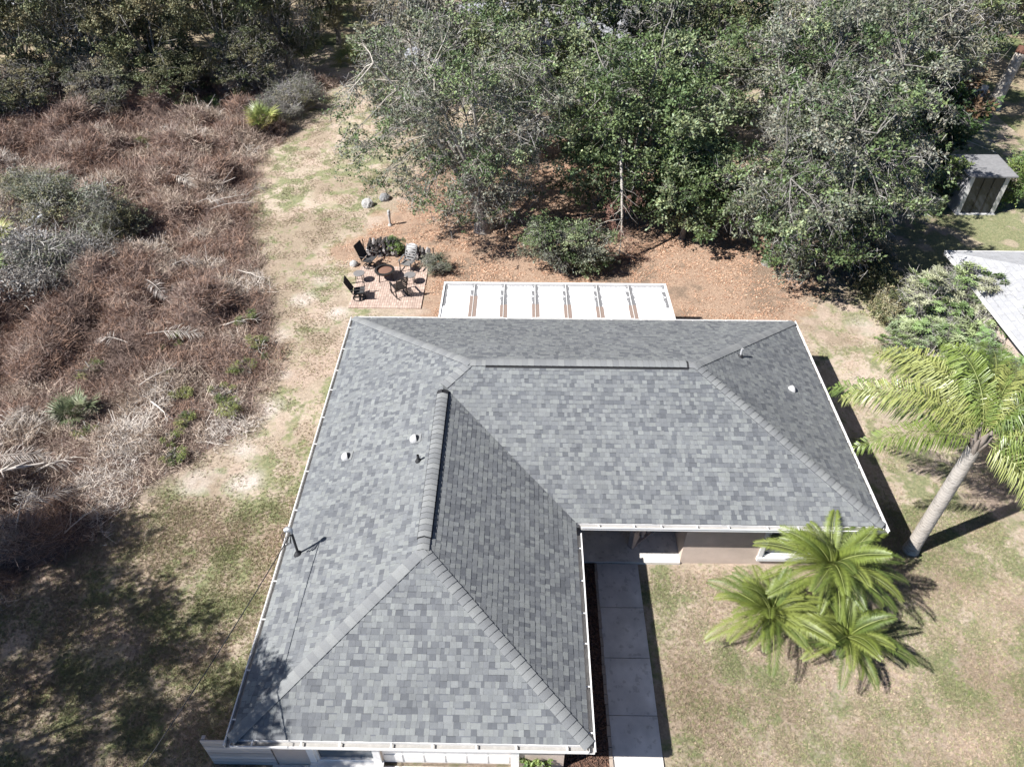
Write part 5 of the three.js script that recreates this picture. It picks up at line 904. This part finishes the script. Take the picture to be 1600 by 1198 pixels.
{ // white garden shelter among the oaks
  const t = thing('garden_shelter', 'white-roofed garden shelter glimpsed between the oak crowns', 'shelter', [15.2, 0, -18.2]);
  for (let i = 0; i < 5; i++) mesh('roof_sheet', new GB().box(0.5, 0.04, 1.7, -1.04 + i * 0.52, 2.0, 0, 0, 0.1), M.white, t); for (const [x, z] of [[-1.1, -0.7], [1.1, -0.7], [-1.1, 0.7], [1.1, 0.7]]) mesh('post', new GB().box(0.08, 2, 0.08, x, 1, z), M.white, t);
}
{ // shed
  const s = thing('shed', 'grey garden shed with a dark screened front and flat roof', 'shed', [30.55, 0, -13.95]), m = std({ color: lin(0.52, 0.52, 0.54), map: rep(T.noise, 1.4) });
  for (let i = 0; i < 9; i++) { mesh('siding_board', new GB().box(0.03, 2.2, 0.2, -1.02, 1.1, -0.85 + i * 0.212), m, s); mesh('siding_board', new GB().box(0.03, 2.2, 0.2, 1.02, 1.1, -0.85 + i * 0.212), m, s); }
  mesh('back_wall', new GB().box(2.0, 2.2, 0.03, 0, 1.1, -0.95), m, s);
  for (const x of [-0.9, 0.9]) mesh('post', new GB().box(0.22, 2.2, 0.06, x, 1.1, 0.97), M.white, s);
  mesh('screen', new GB().box(1.56, 2.02, 0.03, 0, 1.04, 0.95), std({ color: lin(0.03, 0.035, 0.045), roughness: 0.35 }), s);
  for (const q of [-0.26, 0.26]) mesh('screen_bar', new GB().box(0.035, 2.0, 0.02, q, 1.04, 0.98), M.darkMetal, s);
  mesh('sill', new GB().box(2.1, 0.06, 0.12, 0, 0.03, 1.03), M.white, s);
  mesh('roof', new GB().box(2.5, 0.07, 2.35, 0.0, 2.27, 0.02, 0, 0.05), std({ color: lin(0.24, 0.24, 0.245), map: rep(T.noise, 0.8) }), s);
}
{ // garden odds and ends
  const wc = thing('wire_chair', 'white wire garden chair on the grass near the shed', 'chair', [29.6, 0, -17.1], 0.6), seat = []; for (let i = 0; i <= 16; i++) { const a = i / 16 * 6.2832; seat.push(V(Math.cos(a) * 0.24, 0.45, Math.sin(a) * 0.24)); }
  mesh('seat', new GB().tube(seat, 0.018, 5).lathe([[0.001, 0.45], [0.24, 0.45]], 16), M.white, wc); const bk = []; for (let i = 0; i <= 12; i++) { const a = i / 12 * Math.PI; bk.push(V(-0.24 - 0.08 * Math.sin(a), 0.45 + 0.5 * Math.sin(a), Math.cos(a) * 0.24)); } mesh('backrest', new GB().tube(bk, 0.018, 5), M.white, wc);
  for (let i = 0; i < 4; i++) { const a = 0.78 + i * 1.5708; mesh('leg', new GB().tube([V(Math.cos(a) * 0.2, 0.45, Math.sin(a) * 0.2), V(Math.cos(a) * 0.28, 0.2, Math.sin(a) * 0.28), V(Math.cos(a) * 0.26, 0, Math.sin(a) * 0.26)], 0.016, 5), M.white, wc); }
  const pot = thing('plant_pot', 'grey blue pot with a striped leafy plant in the garden shade', 'pot', [26.9, 0, -16.4]); mesh('pot_body', new GB().lathe([[0.001, 0], [0.24, 0], [0.34, 0.4], [0.36, 0.45], [0.31, 0.45], [0.3, 0.4], [0.001, 0.38]], 18), std({ color: lin(0.16, 0.2, 0.23), side: THREE.DoubleSide }), pot);
  const lf = pinnate(0.7, 1.0, 0.9, 3, 0.2, 0.08, 0.2, 0.2, 810)[0]; for (let i = 0; i < 9; i++) { const f = mesh('leaf', lf, sagoGreens[2], pot); f.position.y = 0.4; f.rotation.y = i * 0.7; }
  const tub = thing('garden_tub', 'grey metal tub with handles at the edge of the shaded lawn', 'tub', [25.85, 0, -12.3]); M.galv.side = THREE.DoubleSide; mesh('tub_body', new GB().lathe([[0.001, 0.02], [0.22, 0.02], [0.3, 0.36], [0.32, 0.37], [0.28, 0.35], [0.2, 0.06], [0.001, 0.05]], 18), M.galv, tub); for (const s of [-1, 1]) mesh('handle', new GB().tube([V(s * 0.29, 0.3, -0.1), V(s * 0.4, 0.34, -0.06), V(s * 0.4, 0.34, 0.06), V(s * 0.29, 0.3, 0.1)], 0.014, 5), M.darkMetal, tub);
  const sp = thing('garden_spade', 'long wooden-handled spade leaning over the garden tub', 'spade', [25.75, 0, -12.9]); mesh('shaft', new GB().tube([V(0, 0.1, 0), V(0.28, 1.25, -0.3)], 0.018, 6), std({ color: lin(0.18, 0.1, 0.06) }), sp); mesh('blade', new GB().box(0.2, 0.28, 0.02, -0.02, 0.12, 0.02), M.darkMetal, sp);
  const tr = thing('leaning_trunk', 'pale leaning tree trunk with a red-brown band beyond the sunny lawn', 'tree trunk', [38.4, 0, -28.0]), tp = [V(-0.1, -0.1, 0.1), V(0.15, 0.4, 0), V(0.5, 2, -0.3), V(0.9, 3.6, -0.6)]; mesh('trunk', new GB().tube(tp, [0.75, 0.45, 0.36, 0.34], 12, true), M.barkPale, tr); mesh('band', new GB().tube([V(0.82, 3.25, -0.53), V(0.93, 3.7, -0.62)], [0.36, 0.36], 12, true), M.rust, tr);
  const bl = thing('block_stack', 'heap of grey and white blocks beside the leaning trunk', 'blocks', [37.2, 0, -28.6]); const r = rng(820); for (let i = 0; i < 12; i++) mesh('block', new GB().box(0.45, 0.3, 0.3, (i % 3) * 0.5 - 0.5 + 0.1 * r(), 0.15 + Math.floor(i / 3) % 4 * 0.3, 0.2 * r(), 0.5 * (r() - 0.5)), i % 3 ? M.pipe : M.white, bl);
  const up = thing('utility_pole', 'wooden utility pole carrying the power cable in front of the house', 'pole', [-1.3, 0, 21.8]); mesh('pole', new GB().tube([V(0, -0.1, 0), V(0, 6.8, 0)], [0.15, 0.11], 10, true), M.bark, up);
  const ws = thing('wash_line', 'thin pale rope strung low over the sunny lawn by the shed', 'rope'); mesh('rope', new GB().tube([V(31.2, 1.3, -21.4), V(34.0, 0.9, -18.6)], 0.012, 4), M.white, ws);
}
// ---------------------------------------------------------------- grass and fallen leaves
{
  const r = rng(850), patch = (seed, n) => { const g = new GB(true), rb = rng(seed); for (let q = 0; q < n; q++) { const cx = (rb() - 0.5) * 0.7, cz = (rb() - 0.5) * 0.7, k = 0.7 + 0.6 * rb(), y = rb(); g.col = y > 0.82 ? [k * 0.8, k, k * 0.65] : [k, k * 0.97, k * 0.93]; for (let i = 0; i < 6; i++) { const a = rb() * 6.28, o = V(cx + Math.cos(a) * 0.04 * rb(), 0, cz + Math.sin(a) * 0.04 * rb()), tp = o.clone().add(V((rb() - 0.5) * 0.1, 0.03 + 0.03 * rb(), (rb() - 0.5) * 0.1)), s = V(Math.cos(a * 3), 0, Math.sin(a * 3)).multiplyScalar(0.007); g.tri(o.clone().add(s), tp, o.clone().sub(s)); } } return g.build(); };
  const list = []; let guard = 0;
  const inHouse = (x, z) => x > 0.1 && x < HW - 0.1 && z > 0.1 && z < wM - 0.25 || x > 0.1 && x < 10.6 && z > 0.1;
  while (list.length < 4200 && guard++ < 60000) {
    const near = r() < 0.55, x = near ? lerp(-9, 22, r()) : lerp(-10, 26, r()), z = near ? lerp(7, 17, r()) : lerp(-30, 9, r()); if (inHouse(x, z) || samp(gBrush, x, z) > 0.2 || samp(gLitter, x, z) > -0.4) continue; if (x > -1.7 && x < 2.5 && z > -7.8 && z < -3.5 || x > 2.9 && x < 12.8 && z > -3 && z < 1) continue; if (x > 24 && z > -5.5 || x > 24.6) continue;
    const c = [0, 0, 0]; for (let q = 0; q < 5; q++) { const l = lawnColor(x + (r() - 0.5) * 0.5, z + (r() - 0.5) * 0.5, 0.5, r()); for (let k = 0; k < 3; k++) c[k] += l[k] / 5; } list.push({ x, y: 0.0, z, ry: r() * 6.28, s: 0.9 + 0.3 * r(), c });
  }
  const g = instanced('grass', patch(851, 34), M.leafDull, list, scene); g.userData = { kind: 'stuff', label: 'short dry lawn grass with greener tufts round the house', category: 'grass' };
  const lp = new GB(true), rl = rng(853); for (let i = 0; i < 46; i++) { const k = 0.7 + 0.6 * rl(), c = rl() < 0.5 ? [0.44, 0.27, 0.175] : rl() < 0.6 ? [0.32, 0.18, 0.115] : [0.54, 0.4, 0.29], o = V((rl() - 0.5) * 0.9, 0.004 + 0.02 * rl(), (rl() - 0.5) * 0.9), a = rl() * 6.28, d = V(Math.cos(a), (rl() - 0.5) * 0.7, Math.sin(a)).multiplyScalar(0.045), s = V(-Math.sin(a), (rl() - 0.5) * 0.7, Math.cos(a)).multiplyScalar(0.022); lp.col = c.map((v) => v * k); lp.tri(o.clone().sub(d), o.clone().add(s), o.clone().add(d)).tri(o.clone().sub(d), o.clone().add(d), o.clone().sub(s)); }
  const lv = []; guard = 0; while (lv.length < 900 && guard++ < 30000) { const x = lerp(-3, 23, r()), z = lerp(-22, -0.6, r()), d = samp(gLitter, x, z); if (d < 0.2 + 0.6 * (r() - 0.5) || inHouse(x, z)) continue; if (x > -1.7 && x < 2.5 && z > -7.8 && z < -3.5 || x > 2.9 && x < 12.8 && z > -3) continue; const k = 0.85 + 0.3 * r(); lv.push({ x, y: 0.004, z, ry: r() * 6.28, s: 0.8 + 0.5 * r(), c: [k, k, k] }); }
  const f = instanced('fallen_leaves', lp, M.leafDull, lv, scene); f.userData = { kind: 'stuff', label: 'rust brown fallen oak leaves covering the ground behind the house', category: 'leaf litter' };
}
renderer.render(scene, camera);
